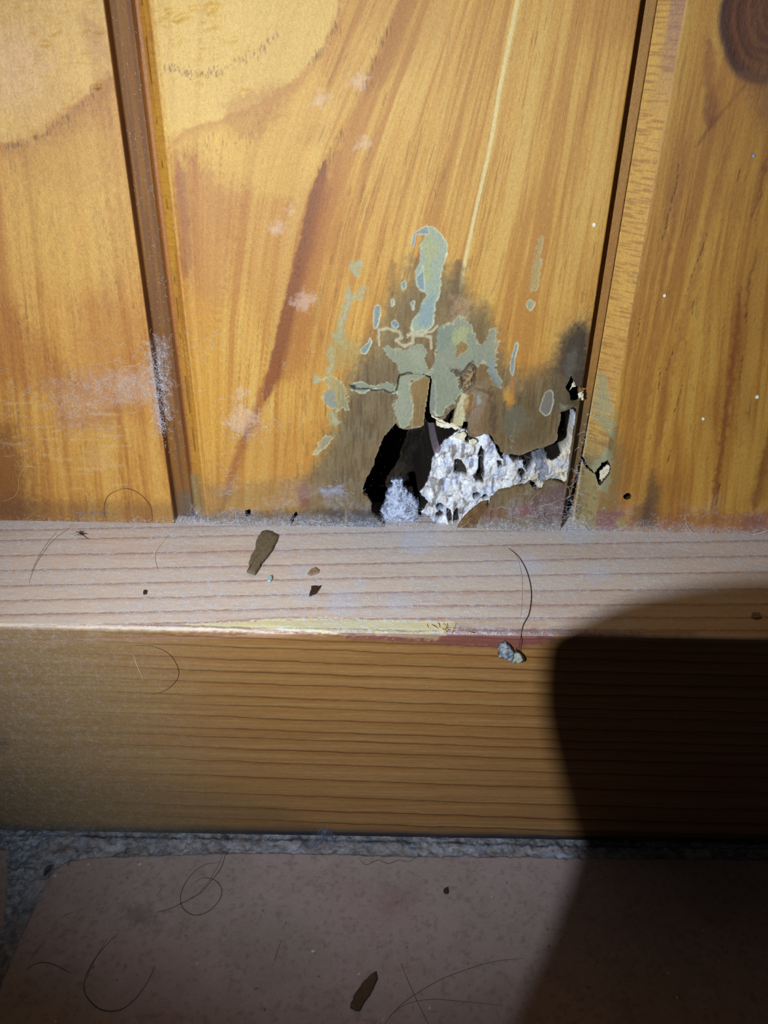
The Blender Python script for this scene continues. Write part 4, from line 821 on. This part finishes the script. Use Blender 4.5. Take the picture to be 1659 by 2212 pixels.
S.stroke(on_floor([(0, 1802), (300, 1806), (600, 1812), (900, 1818), (1250, 1826), (1700, 1832)]), 0.7, (30, 34, 44), 0.8, wob=0.4, seed=413)
for k, q in enumerate([[(152, 1846), (150, 1860), (148, 1872)], [(242, 1850), (262, 1834), (280, 1828)], [(1210, 1853), (1228, 1857), (1240, 1855)]]): S.stroke(on_floor(q), 0.4, (40, 34, 36), 0.8, wob=0.3, seed=414+k)
S.patch(on_floor([(1165, 1842), (1200, 1838), (1235, 1845), (1240, 1856), (1180, 1850)]), (170, 176, 196), 0.6, 0.4, 0.5, 418)
for k in range(70):
    p = on_floor([(rs0.uniform(0, 1659), rs0.uniform(1860, 2212))])[0]; s_ = rs0.uniform(0.12, 0.3); S.patch([p+[-s_, 0], p+[0, s_], p+[s_, 0], p+[0, -s_]], (48, 34, 32) if k % 4 else (236, 236, 236), 0.85, 0.1, 0.05, k)
hz = -0.75*inj + inj*(1.7*(fbm(x*0.7, y*0.7, 420, 5)-0.42)) + 0.25*inj*sstep(-44, -41, y)
hz = hz + 0.04*(fbm(x*0.5, y*0.5, 421, 3)-0.5)
hz = np.minimum(hz, 0.55)
S.r[:] = 0.62; S.dust = 0.06+0.3*inj*sstep(0.5, 0.6, fbm(x*0.3, y*0.3, 422, 3))
tag(mesh('floor', np.stack([x, y, hz+S.h*0.3], 1), gridfaces(*Xg.shape), M_TILE, sheet=(S.c, S.dust, S.r)), 'terracotta tile floor with a crumbly grey mortar joint along the beam', kind='structure')

# ------------------------------------------------------------------ things lying about
EY, UPV = np.array([0, 1, 0.]), np.array([0, 0, 1.])
def P_top(pts, r=0.06): q = on_top(pts); return np.c_[q, np.full(len(q), ZT+r)]
def P_front(pts, r=0.06): q = on_front(pts); return np.c_[q[:, 0], np.full(len(q), -TH-r), q[:, 1]]
def P_floor(pts, r=0.06): q = on_floor(pts); return np.c_[q, np.full(len(q), r)]
def P_wall(pts, r=0.06, y=0.0): q = W(pts, y-r); return np.c_[q[:, 0], np.full(len(q), y-r), q[:, 1]]
M_CHIP = plain_mat('grey_brown_bark', (122, 110, 90), 0.8, 0.3, 1.2, 0.12, (98, 86, 68))
M_CHIPD = plain_mat('dark_brown_bark', (84, 62, 48), 0.75, 0.35, 1.0, 0.12)
M_SPL = plain_mat('dark_splinter_wood', (66, 42, 30), 0.7, 0.4, 2.0, 0.1)
M_CRUMB = plain_mat('grey_dusty_crumb', (168, 180, 196), 0.9, 0.5, 1.1, 0.5, (66, 66, 74))
M_BLUE = plain_mat('pale_blue_crumb', (176, 208, 214), 0.8, 0.2, 2.0, 0.1)
M_HUSK = plain_mat('pale_brown_husk', (158, 134, 110), 0.7, 0.3, 2.0, 0.1)
M_WHITE = plain_mat('white_speck', (240, 238, 228), 0.6, 0.1, 2.0, 0.0)
o = prism('wood_chip', on_top(crop([(480, 130), (520, 122), (570, 135), (665, 182), (655, 230), (600, 340), (540, 430), (470, 510), (445, 560), (390, 645), (340, 625), (300, 605), (320, 585), (335, 545), (320, 515), (350, 420), (400, 340), (410, 240), (435, 190)], 480, 1130, 5.53)),
          (0, 0, ZT+0.4), EX, EY, UPV, 0.6, M_CHIP, curl=0.0, jag=0.05, seed=3)
tag(o, 'flat grey-brown wood chip lying on the dusty top of the sill beam', 'wood chip')
o = prism('wood_splinter', on_top(crop([(1040, 882), (1052, 830), (1066, 800), (1064, 770), (1098, 768), (1130, 765), (1118, 802), (1150, 772), (1185, 765), (1150, 815), (1125, 845), (1080, 868)], 480, 1130, 5.53)),
          (0, 0, ZT+0.02), EX, EY, UPV, 0.5, M_SPL, jag=0.04, seed=4)
tag(o, 'tiny forked dark brown splinter on the sill top, right of the larger chip', 'splinter')
o = prism('seed_husk', on_top(crop([(1020, 610), (1060, 560), (1110, 540), (1160, 570), (1150, 600), (1090, 620), (1050, 635)], 480, 1130, 5.53)), (0, 0, ZT+0.02), EX, EY, UPV, 0.35, M_HUSK, jag=0.03, seed=5)
tag(o, 'pale brown husk on the sill top just above the forked dark splinter', 'husk')
o = prism('crumb', on_top(crop([(540, 690), (550, 655), (590, 650), (600, 680), (570, 715), (545, 710)], 480, 1130, 5.53)), (0, 0, ZT+0.02), EX, EY, UPV, 0.6, M_BLUE, jag=0.02, seed=6)
tag(o, 'pale blue crumb on the sill top below the lower end of the wood chip', 'crumb')
o = prism('crumb', on_top([(309, 1282), (312, 1277), (318, 1279), (317, 1284), (311, 1285)]), (0, 0, ZT+0.02), EX, EY, UPV, 0.4, M_SPL, jag=0.02, seed=7)
tag(o, 'small dark crumb alone on the left half of the sill top', 'crumb')
root = thing('debris_clump', (on_front([(1100, 1405)])[0][0], -TH, on_front([(1100, 1405)])[0][1]), 'grey dusty wood debris hanging from a dark hair on the upper front of the beam', 'debris')
F1 = on_front(crop([(690, 410), (740, 375), (785, 350), (820, 365), (850, 420), (880, 440), (870, 500), (850, 560), (800, 530), (740, 510), (690, 490), (705, 450)], 950, 1320, 5.53))
F2 = on_front(crop([(850, 420), (905, 470), (945, 475), (975, 520), (985, 545), (950, 575), (900, 570), (850, 580), (825, 530), (830, 470)], 950, 1320, 5.53))
prism('grey_crumb', F1, (0, -TH-0.1, 0), EX, EZ, NO, 1.5, M_CRUMB, root, 0.0, jag=0.10, seed=8); prism('pale_crumb', F2, (0, -TH-0.1, 0), EX, EZ, NO, 1.2, plain_mat('pale_grey_crumb', (176, 184, 176), 0.9, 0.35, 1.0, 0.3), root, 0.0, jag=0.10, seed=9)
prism('dark_crumb', on_front(crop([(900, 440), (945, 462), (985, 490), (1018, 555), (975, 580), (955, 540), (930, 490)], 950, 1320, 5.53)), (0, -TH-0.05, 0), EX, EZ, NO, 0.9, M_SPL, root, 0.0, jag=0.05, seed=10)
hp = np.vstack([P_top([(1097, 1185), (1120, 1205), (1138, 1238), (1147, 1280), (1143, 1325), (1130, 1352)], 0.25), P_front([(1123, 1376), (1121, 1390), (1120, 1404)], 0.9)])
hair('hair', hp, 0.075, M_HAIR, 'dark hair over the edge of the sill beam, ending at the grey debris')
hair('hair', P_top([(1108, 1190), (1120, 1215), (1127, 1250), (1127, 1300), (1124, 1335)], 0.15), 0.03, M_HAIRP, 'thin pale hair close along the left side of the dark hair over the sill')
o = prism('wood_chip', on_floor(crop([(690, 775), (697, 812), (680, 850), (662, 885), (640, 915), (612, 962), (590, 958), (565, 945), (588, 885), (625, 832), (665, 790)], 500, 1750, 2.212)), (0, 0, 0.02), EX, EY, UPV, 0.6, M_CHIPD, jag=0.05, seed=11)
tag(o, 'long dark brown wood chip on the terracotta tile at the bottom of the view', 'wood chip')
o = prism('crumb', on_floor(crop([(1012, 385), (1018, 376), (1034, 373), (1036, 398), (1026, 403), (1014, 396)], 500, 1750, 2.212)), (0, 0, 0.02), EX, EY, UPV, 0.5, M_SPL, jag=0.03, seed=12)
tag(o, 'small dark crumb alone on the tile, right of centre, near the mortar', 'crumb')
c4 = lambda p: crop(p, 0, 1750, 2.765)
c5 = lambda p: crop(p, 500, 1750, 2.212)
for pts, r, mt_, lab in [
        ([(1375, 225), (1350, 262), (1320, 345), (1270, 412), (1190, 498), (1080, 560), (1000, 595), (930, 612)], .065, M_HAIR, 'dark hair running from the mortar down left across the looped hair on the tile'),
        ([(1338, 245), (1305, 330), (1260, 405), (1200, 478)], .035, M_HAIR, 'short thin hair doubling the straight dark hair above the loop'),
        ([(1300, 315), (1230, 325), (1160, 370), (1105, 440), (1078, 520), (1095, 588), (1160, 628), (1240, 608), (1302, 550), (1326, 485), (1292, 425), (1222, 405), (1160, 432)], .06, M_HAIR, 'dark hair curled into a round loop on the tile below the mortar'),
        ([(925, 932), (890, 1012), (832, 1100), (760, 1170), (690, 1200), (600, 1190), (530, 1130), (503, 1070), (512, 1000), (560, 900), (640, 800), (710, 735)], .065, M_HAIR, 'large dark hair in a U shape on the left of the tile'),
        ([(640, 770), (580, 870), (540, 950), (518, 1010)], .035, M_HAIR, 'thin short hair beside the left arm of the large U-shaped hair'),
        ([(160, 950), (220, 915), (290, 912), (350, 935), (425, 975)], .06, M_HAIRB, 'faint brown arched hair on the tile at the far left'),
        ([(275, 790), (205, 855), (180, 905)], .035, M_HAIRB, 'short thin brown hair above the arched one at the far left of the tile'),
        ([(440, 612), (395, 625), (370, 650)], .04, M_HAIRB, 'tiny curved brown hair on the upper left of the tile'),
        ([(975, 450), (955, 485), (935, 510)], .03, M_HAIR, 'tiny straight hair on the tile left of the round loop')]:
    hair('hair', P_floor(c4(pts), 0.08), r, mt_, lab)
for pts, r, mt_, lab in [
        ([(725, 1030), (800, 940), (880, 880), (1000, 810), (1130, 760), (1250, 725), (1400, 708)], .05, M_HAIRB, 'long brown hair curving up right across the tile from the bottom edge'),
        ([(810, 735), (850, 830), (890, 920), (950, 1040)], .045, M_HAIRB, 'brown hair steeply crossing the long curved hair right of the floor chip'),
        ([(750, 990), (830, 930), (950, 905), (1100, 915), (1300, 935)], .04, M_HAIRB, 'flat brown hair lowest on the tile, running right toward the shadow'),
        ([(240, 618), (218, 680), (205, 722)], .04, M_HAIRB, 'short brown hair on the tile midway between the U-shaped hair and the chip'),
        ([(615, 240), (645, 262), (700, 240), (750, 256), (800, 240), (850, 246), (890, 220)], .05, M_HAIR, 'wavy dark hair along the edge of the mortar joint')]:
    hair('hair', P_floor(c5(pts), 0.08), r, mt_, lab)
hair('hair', P_front([(290, 1394), (330, 1396), (365, 1412), (384, 1440), (385, 1462), (370, 1482), (350, 1494), (325, 1501)]), 0.06, M_HAIR, 'dark half-loop hair on the front of the beam at the left')
hair('bristle', P_front([(288, 1413), (298, 1440), (310, 1468)], 0.12), 0.09, M_HAIRP, 'short pale bristle on the beam front, beside the dark half-loop hair', 'bristle')
c8 = lambda p: crop(p, 0, 1080, 2.0)
hair('hair', P_top(c8([(310, 115), (230, 175), (185, 232), (150, 290), (125, 360)])), 0.045, M_HAIR, 'longer of two dark arcs of hair at the left of the sill top')
hair('hair', P_top(c8([(252, 130), (195, 200), (165, 250), (137, 310)])), 0.035, M_HAIR, 'shorter of two dark arcs of hair at the left of the sill top')
hair('hair', P_top(c8([(740, 140), (684, 210), (670, 250), (685, 310)]), 0.1), 0.06, M_HAIRP, 'pale curved hair on the sill top between the dark arcs and the wood chip')
rs = np.random.RandomState(9); cc = P_top(c8([(352, 150)]))[0]
for k in range(1):
    ps = np.stack([spline(np.array([cc+rs.normal(0, 1.0, 3)*[1, 1, 0], cc+rs.normal(0, .5, 3)*[1, 1, 0]+[0, 0, .3], cc+rs.normal(0, 1.2, 3)*[1, 1, 0]]), 4) for j in range(12)])
    tag(tubes('hair_tuft', ps, 0.04, M_HAIR, k=4), 'tiny tuft of dark hairs on the sill top below the round wall hair', 'hair tuft')
ca = lambda p: crop(p, 0, 600, 2.765)
hair('hair', P_wall(ca([(640, 1455), (620, 1385), (640, 1310), (695, 1272), (760, 1260), (830, 1290), (888, 1350), (907, 1415), (905, 1452)]), 0.6), 0.06, M_HAIRB, 'brown hair arching in a circle at the foot of the left board')
hair('hair', P_wall(ca([(5, 1338), (80, 1310), (110, 1260), (115, 1190), (150, 1132), (200, 1130), (245, 1180), (268, 1245)]), 0.2), 0.045, M_HAIRP, 'pale squiggly hair low on the left board at the edge of the view')
hair('hair', P_wall(ca([(490, 515), (600, 515), (670, 503), (740, 525), (820, 520), (880, 480), (925, 445)]), 0.4), 0.05, M_HAIRP, 'pale wavy hair on the left board above its lint smear')
cg = lambda p: crop(p, 1200, 600, 3.614)
hair('hair', P_wall(cg([(1018, 1915), (1048, 1965), (1100, 2000), (1165, 2006)]), 0.5), 0.07, M_LINT, 'white hooked hair at the foot of the right board')
hair('hair', P_wall(cg([(1535, 2008), (1600, 1992), (1680, 1968)]), 0.5), 0.06, M_LINT, 'white hair at the foot of the right board, at the edge of the view')
hair('hair', P_wall(cg([(70, 382), (150, 340), (230, 262), (300, 195)]), 0.4), 0.04, M_HAIRP, 'pale slanting hair on the middle board above its dark stain')
hair('hair', P_wall([(938, 430), (940, 418), (936, 405)], 0.2), 0.04, M_HAIRP, 'tiny pale hair on the middle board above the tallest grey flake')
# white specks on the boards
for k, (px, r, lab) in enumerate([((1435, 638), .40, 'white speck highest on the right board beside the gap'), ((1518.5, 904), .42, 'round white speck in the middle of the right board'), ((1635, 857), .52, 'largest white speck, right board, near the edge of the view'),
                                  ((1283, 485), .50, 'pale round speck at the right edge of the middle board'), ((1627, 336), .36, 'faint white speck high on the right board below the knot')]):
    r *= 0.8; a = np.linspace(0, 6.28, 9)[:-1]; p = W([px])[0]; O = np.c_[p[0]+r*np.cos(a), p[1]+r*1.15*np.sin(a)]
    tag(prism('white_speck', O, (0, 0, 0), EX, EZ, NO, 0.3, M_WHITE if k != 4 else M_LINTD, jag=0.02, seed=60+k), lab, 'speck', 'white specks on the boards')
o = prism('papery_flake', on_top([(1622, 1330), (1627, 1324), (1640, 1325), (1645, 1334), (1634, 1338), (1624, 1335)]), (0, 0, ZT+0.02), EX, EY, UPV, 0.3, M_HUSK, jag=0.05, seed=70)
tag(o, 'thin papery flake on the shadowed right end of the sill top', 'flake')
# raised straw-like fibres of the torn arris
sp = on_top([(965, 1356)])[0]; rs = np.random.RandomState(4); ps = []
for j in range(16):
    b0 = np.array([sp[0]+rs.normal(0, 1.2), -TH+1.5+rs.normal(0, .5), ZT-0.1]); dv = np.array([rs.normal(0, 1.3), rs.normal(-.3, .9), rs.uniform(.2, 1.0)]); ps.append(spline(np.array([b0, b0+dv*.5+rs.normal(0, .15, 3), b0+dv]), 4))
tubes('splintered_edge', np.stack(ps), 0.08, plain_mat('pale_straw_wood', (232, 208, 140), 0.7, 0.2, 2.0, 0.0), beam, k=4)

# ------------------------------------------------------------------ lint, cobweb and dust
# soft heap of lint in the mouth of the hole
cl = thing('lint_clump', (W([(862, 1140)])[0][0], 3.5, ZT), 'fluffy blue-grey lump of lint in the lower left of the rotted hole', 'lint')
LP = W(c2([(470, 1800), (500, 1760), (520, 1640), (590, 1600), (600, 1530), (650, 1495), (720, 1510), (740, 1590), (800, 1640), (850, 1700), (910, 1790), (925, 1900), (930, 2020), (470, 2020)]), 1.5)
xs = axis((LP[:, 0].min()-1, LP[:, 0].max()+1, 0.16)); zs = axis((ZBOT-0.2, LP[:, 1].max()+1, 0.16)); Xc, Zc = np.meshgrid(xs, zs)
L_ = Sheet(Xc, Zc, (184, 200, 236)); x, z = L_.x, L_.y
dl = sdf(LP, x, z)+0.9*(fbm(x*0.9, z*0.9, 500, 4)-0.5)*2
ht = np.sqrt(np.clip(-dl, 0, 5)/5)*3.4+1.0*(fbm(x*0.9, z*0.9, 501, 4)-0.5)+0.6*(fbm(x*4, z*4, 502, 3)-0.5)
L_.mix(0.85*sstep(0.47, 0.57, fbm(x*1.3, z*1.3, 503, 4)), (62, 74, 112)); L_.mix(0.6*sstep(0.52, 0.66, fbm(x*1.9+8, z*1.9, 504, 4)), (222, 230, 250)); L_.r[:] = 0.95; L_.dust[:] = 0.2
V = np.stack([x, 5.2-ht*np.where(dl < 0, 1, 0), z], 1)
cut(V, gridfaces(*Xc.shape), (L_.c, L_.dust, L_.r), -dl, 1.5, M_CORE, 'fluff', cl, edge_rgb=(70, 80, 110), edge_dust=0.2)
def in_poly(P, yy):
    P = np.asarray(P)
    def f(rs, n):
        out = []
        while len(out) < n:
            q = rs.uniform(P.min(0), P.max(0), (n*3, 2)); ok = sdf(P, q[:, 0], q[:, 1]) < 0; out.extend(q[ok].tolist())
        q = np.array(out[:n]); y_ = yy(q, rs) if callable(yy) else np.full(n, yy)
        return np.stack([q[:, 0], y_, q[:, 1]], 1)
    return f
fibres('loose_fibre', 1300, in_poly(LP, lambda q, rs: 2.4+rs.normal(0, 0.8, len(q))), NO, (0.4, 1.6), (0.016, 0.03), M_LINT, 510, cl, curl=1.5, lift=1.0)
def clusters(cs, yy, plane='wall'):
    """cs: (px, py, spread_x mm, spread_y mm, weight)"""
    def f(rs, n):
        w_ = np.array([c[4] for c in cs], float); k = rs.choice(len(cs), n, p=w_/w_.sum())
        if plane == 'wall': c0 = W([(c[0], c[1]) for c in cs])
        else: c0 = on_top([(c[0], c[1]) for c in cs])
        q = c0[k]+rs.normal(0, 1, (n, 2))*np.array([(c[2], c[3]) for c in cs])[k]
        if plane == 'wall':
            q[:, 1] = np.maximum(q[:, 1], ZT+0.15)
            return np.stack([q[:, 0], yy-rs.uniform(0.03, 0.2, n), q[:, 1]], 1)
        q[:, 1] = np.clip(q[:, 1], -TH+1, -0.3)
        return np.stack([q[:, 0], q[:, 1], ZT+rs.uniform(0.04, 0.25, n)], 1)
    return f
def stuff(o, label): return tag(o, label, 'lint', kind='stuff')
stuff(fibres('lint', 280, clusters([(345, 850, 0.9, 4.5, 3), (350, 925, 1.0, 2.0, 2), (335, 790, 1.2, 2.5, 1.5)], 0.0), NO, (0.6, 2.6), (0.018, 0.034), M_LINT, 520, curl=1.3, lift=0.8), 'white lint caught on the right edge of the left board beside the groove')
stuff(fibres('lint', 520, clusters([(160, 860, 5.5, 3.2, 3), (260, 820, 5, 2.6, 2), (250, 940, 7, 2.0, 1), (60, 880, 4, 5, 1), (60, 960, 5, 1.2, .8), (290, 765, 5, 2, .6)], 0.0), NO, (0.5, 2.4), (0.014, 0.026), M_LINT, 521, curl=0.9, lift=0.25), 'fine lint smeared across the lower part of the left board')
stuff(fibres('lint', 260, clusters([(525, 935, 2.5, 1.2, 2), (570, 915, 4, 1.2, 1.5), (440, 745, 2.5, 2.5, .7), (500, 1030, 2.0, 3.5, 1), (740, 1060, 2.5, 1, .7), (560, 870, 5, 4, .6), (640, 720, 4, 6, .4)], 0.0), NO, (0.5, 3.0), (0.014, 0.028), M_LINT, 522, curl=0.9, lift=0.25, bias=(0.2, 0.7)), 'wispy lint on the lower left of the middle board')
stuff(fibres('lint', 340, clusters([(1180, 1105, 5, 2.4, 3), (1110, 1120, 5, 1.6, 2), (1080, 1000, 4, 4, 1.2), (1160, 1030, 2.5, 2.5, 1.2), (1230, 1110, 1.2, 2.5, 1.2), (1000, 1060, 4, 4, .8)], 0.0), NO, (0.6, 3.0), (0.015, 0.030), M_LINT, 523, curl=1.3, lift=0.5), 'white lint and cobweb threads over the rotted foot of the middle board')
stuff(fibres('lint', 300, clusters([(1238, 1105, 0.5, 3.0, 2), (1262, 950, 0.5, 3.5, 1), (1250, 1020, 0.6, 2, 1), (1420, 1125, 8, 1.2, 1.6), (1560, 1120, 8, 1.6, 1.4), (1300, 1120, 3, 2, 1)], 0.0), NO, (0.5, 2.6), (0.015, 0.030), M_LINT, 524, curl=1.3, lift=0.5), 'white lint in the foot of the open gap and along the right board')
stuff(fibres('lint', 240, clusters([(270, 200, 2, 14, 1), (320, 450, 1.8, 12, 1.5), (345, 650, 1.4, 8, 1), (370, 950, 1.2, 6, .8)], 3.2), NO, (0.3, 1.2), (0.012, 0.024), M_LINT, 525, curl=0.9, lift=0.3), 'fine white fibres sticking inside the left groove')
foot_c = [(x_, 1128+0.018*x_, 5.0, 0.5, w_) for x_, w_ in [(40, .5), (130, .7), (220, 1.2), (300, 1.2), (400, 2.2), (460, 2.6), (540, 2.8), (620, 2.6), (700, 2.2), (780, 2.4), (870, 1.6), (960, 1.4), (1060, 2.2), (1150, 2.4), (1240, 2.2), (1330, 2.0), (1420, 1.6), (1520, 1.4), (1620, 1.2)]]
stuff(fibres('lint', 1500, clusters([(c[0], c[1]-9, c[2], 0.55, c[4]) for c in foot_c], 0.0), NO, (0.4, 2.0), (0.014, 0.030), M_LINT, 526, curl=1.3, lift=0.8), 'pale lint line packed where the boards meet the sill beam')
stuff(fibres('lint', 500, clusters([(420, 1117, 2.2, .7, 2), (540, 1118, 3, .8, 2), (640, 1122, 2.5, .8, 1.6), (790, 1130, 2.5, .8, 2.2), (210, 1108, 4, .7, 1.2)], 0.0), NO, (0.4, 1.8), (0.02, 0.04), M_LINTD, 527, curl=1.5, lift=0.9), 'blue-grey fluff in the corner under the left groove and hole')
top_c = [(x_, 1143+0.018*x_, 5.5, 2.0, 1.0) for x_ in range(20, 1660, 110)]
stuff(fibres('lint', 1300, clusters(top_c, 0, 'top'), UPV, (0.25, 1.2), (0.014, 0.028), M_LINT, 528, curl=1.0, lift=0.4), 'short pale fibres bristling on the back edge of the sill top')
stuff(fibres('lint', 700, clusters([(655, 1275, 2.0, 3, 2), (740, 1300, 5, 2.5, 2), (870, 1300, 5, 3, 1.5), (1140, 1220, 4, 4, 1.5), (950, 1220, 14, 6, 2), (400, 1230, 22, 7, 1.5), (1280, 1210, 10, 4, 1.2), (780, 1180, 12, 3, 1.2)], 0, 'top'), UPV, (0.2, 1.0), (0.012, 0.024), M_LINT, 529, curl=1.0, lift=0.3), 'scattered short pale fibres over the sill top')
def grains(name, place, n, size, mat, seed, nrm):
    rs = np.random.RandomState(seed); p = place(rs, n); r = rs.uniform(*size, n)**1.0
    D = np.array([(1, 0, 0), (0, 1, 0), (-1, 0, 0), (0, -1, 0), (0, 0, 1), (0, 0, -1)], float)
    J = rs.uniform(0.6, 1.3, (n, 6, 1)); V = p[:, None]+D[None]*J*r[:, None, None]
    T = np.array([(0, 1, 4), (1, 2, 4), (2, 3, 4), (3, 0, 4), (1, 0, 5), (2, 1, 5), (3, 2, 5), (0, 3, 5)])
    return mesh(name, V.reshape(-1, 3), (T[None]+6*np.arange(n)[:, None, None]).reshape(-1, 3), mat, smooth=False)
def top_area(rs, n):
    q = np.stack([rs.uniform(-105, 110, n), -TH*rs.rand(n)**1.5], 1); q[:, 1] = np.minimum(q[:, 1], -0.2)
    return np.stack([q[:, 0], q[:, 1], np.full(n, ZT+0.05)], 1)
M_GRAIN = plain_mat('white_dust_grain', (240, 244, 255), 0.35, 0.1, 2.0, 0.0, spec=0.8)
stuff(grains('dust', top_area, 5200, (0.025, 0.075), M_GRAIN, 530, UPV), 'white dust grains sprinkled over the sill top')
stuff(grains('dust', lambda rs, n: np.stack([rs.uniform(-95, 40, n)-30*rs.rand(n), np.full(n, -TH-0.03), rs.uniform(20, 64, n)], 1), 650, (0.02, 0.05), M_GRAIN, 531, NO), 'sparse bright dust flecks on the front of the beam')
stuff(grains('dust', lambda rs, n: np.stack([rs.uniform(-105, 100, n), np.full(n, -0.03), ZT+0.3+60*rs.rand(n)**2.2], 1), 1500, (0.02, 0.05), M_GRAIN, 532, NO), 'tiny bright dust flecks on the lower faces of the boards')
stuff(fibres('lint', 46, clusters([(1120, 1100, 7, 2.6, 2), (1240, 1090, 2.0, 3.5, 1.2), (560, 900, 6, 4, .8), (300, 860, 6, 5, .8), (900, 1105, 6, 2, 1), (1420, 1125, 8, 1.5, .6), (470, 1112, 6, 1.2, 1)], 0.0), NO, (3.5, 9.0), (0.018, 0.03), M_LINT, 533, curl=1.0, m=22, lift=0.25), 'long loose cobweb threads across the feet of the boards')
# cobweb at the foot of the beam
cw = on_floor([(705, 1815)])[0]; rs = np.random.RandomState(21); ps = []
base = P_front([(700, 1784)], 0.3)[0]
for j in range(26):
    a = base+rs.normal(0, [1.2, 0.3, 0.5]); b = np.array([cw[0]+rs.normal(0, 2.2), -TH-2.5+rs.normal(0, .8), 0.5+rs.rand()*0.5]); ps.append(spline(np.array([a, (a+b)/2+rs.normal(0, .6, 3)*[1, .5, .5]-[0, .5, 0], b]), 5))
tag(tubes('cobweb', np.stack(ps), 0.022, M_LINTD, k=3), 'small grey cobweb between the beam foot and the mortar', 'cobweb')

# ------------------------------------------------------------------ added unseen slab beside the torch, its outline shaped to throw the rounded shadow
edge_pts = [hit(p, 2, ZT) for p in [(1900, 1262), (1659, 1262), (1560, 1268), (1450, 1285), (1340, 1315), (1265, 1348)]] + [hit(p, 1, -TH) for p in [(1190, 1390), (1178, 1450), (1177, 1520), (1190, 1600), (1215, 1700), (1240, 1790)]] + [hit(p, 2, 0.0) for p in [(1245, 1860), (1215, 1950), (1190, 2020), (1150, 2110), (1105, 2212), (1020, 2400)]]
far = [hit((1659, 2212), 2, 0.0)]
mid = np.mean(edge_pts, 0); n_ = (mid-LAMP)/np.linalg.norm(mid-LAMP); t_c = 0.19
o_c = LAMP+t_c*(mid-LAMP); a1 = np.cross([0, 0, 1.0], n_); a1 /= np.linalg.norm(a1); a2 = np.cross(n_, a1)
pl = []
for p in edge_pts: d = p-LAMP; q = LAMP+d*((o_c-LAMP)@n_)/(d@n_)-o_c; pl.append((q@a1, q@a2))
pl = np.array(pl); pl = spline(pl, 4)
pl = np.vstack([pl, [[-15, pl[-1, 1]-1], [-15, pl[0, 1]]]])
o = prism('shadow_slab', pl, o_c, a1, a2, -n_, 1.6, plain_mat('black_slab', (22, 22, 24), 0.4, 0.2, 0.5, 0.0), jag=0.0)
tag(o, 'added unseen dark slab beside the torch, shaped to cast the lower right shadow', 'shadow_slab')
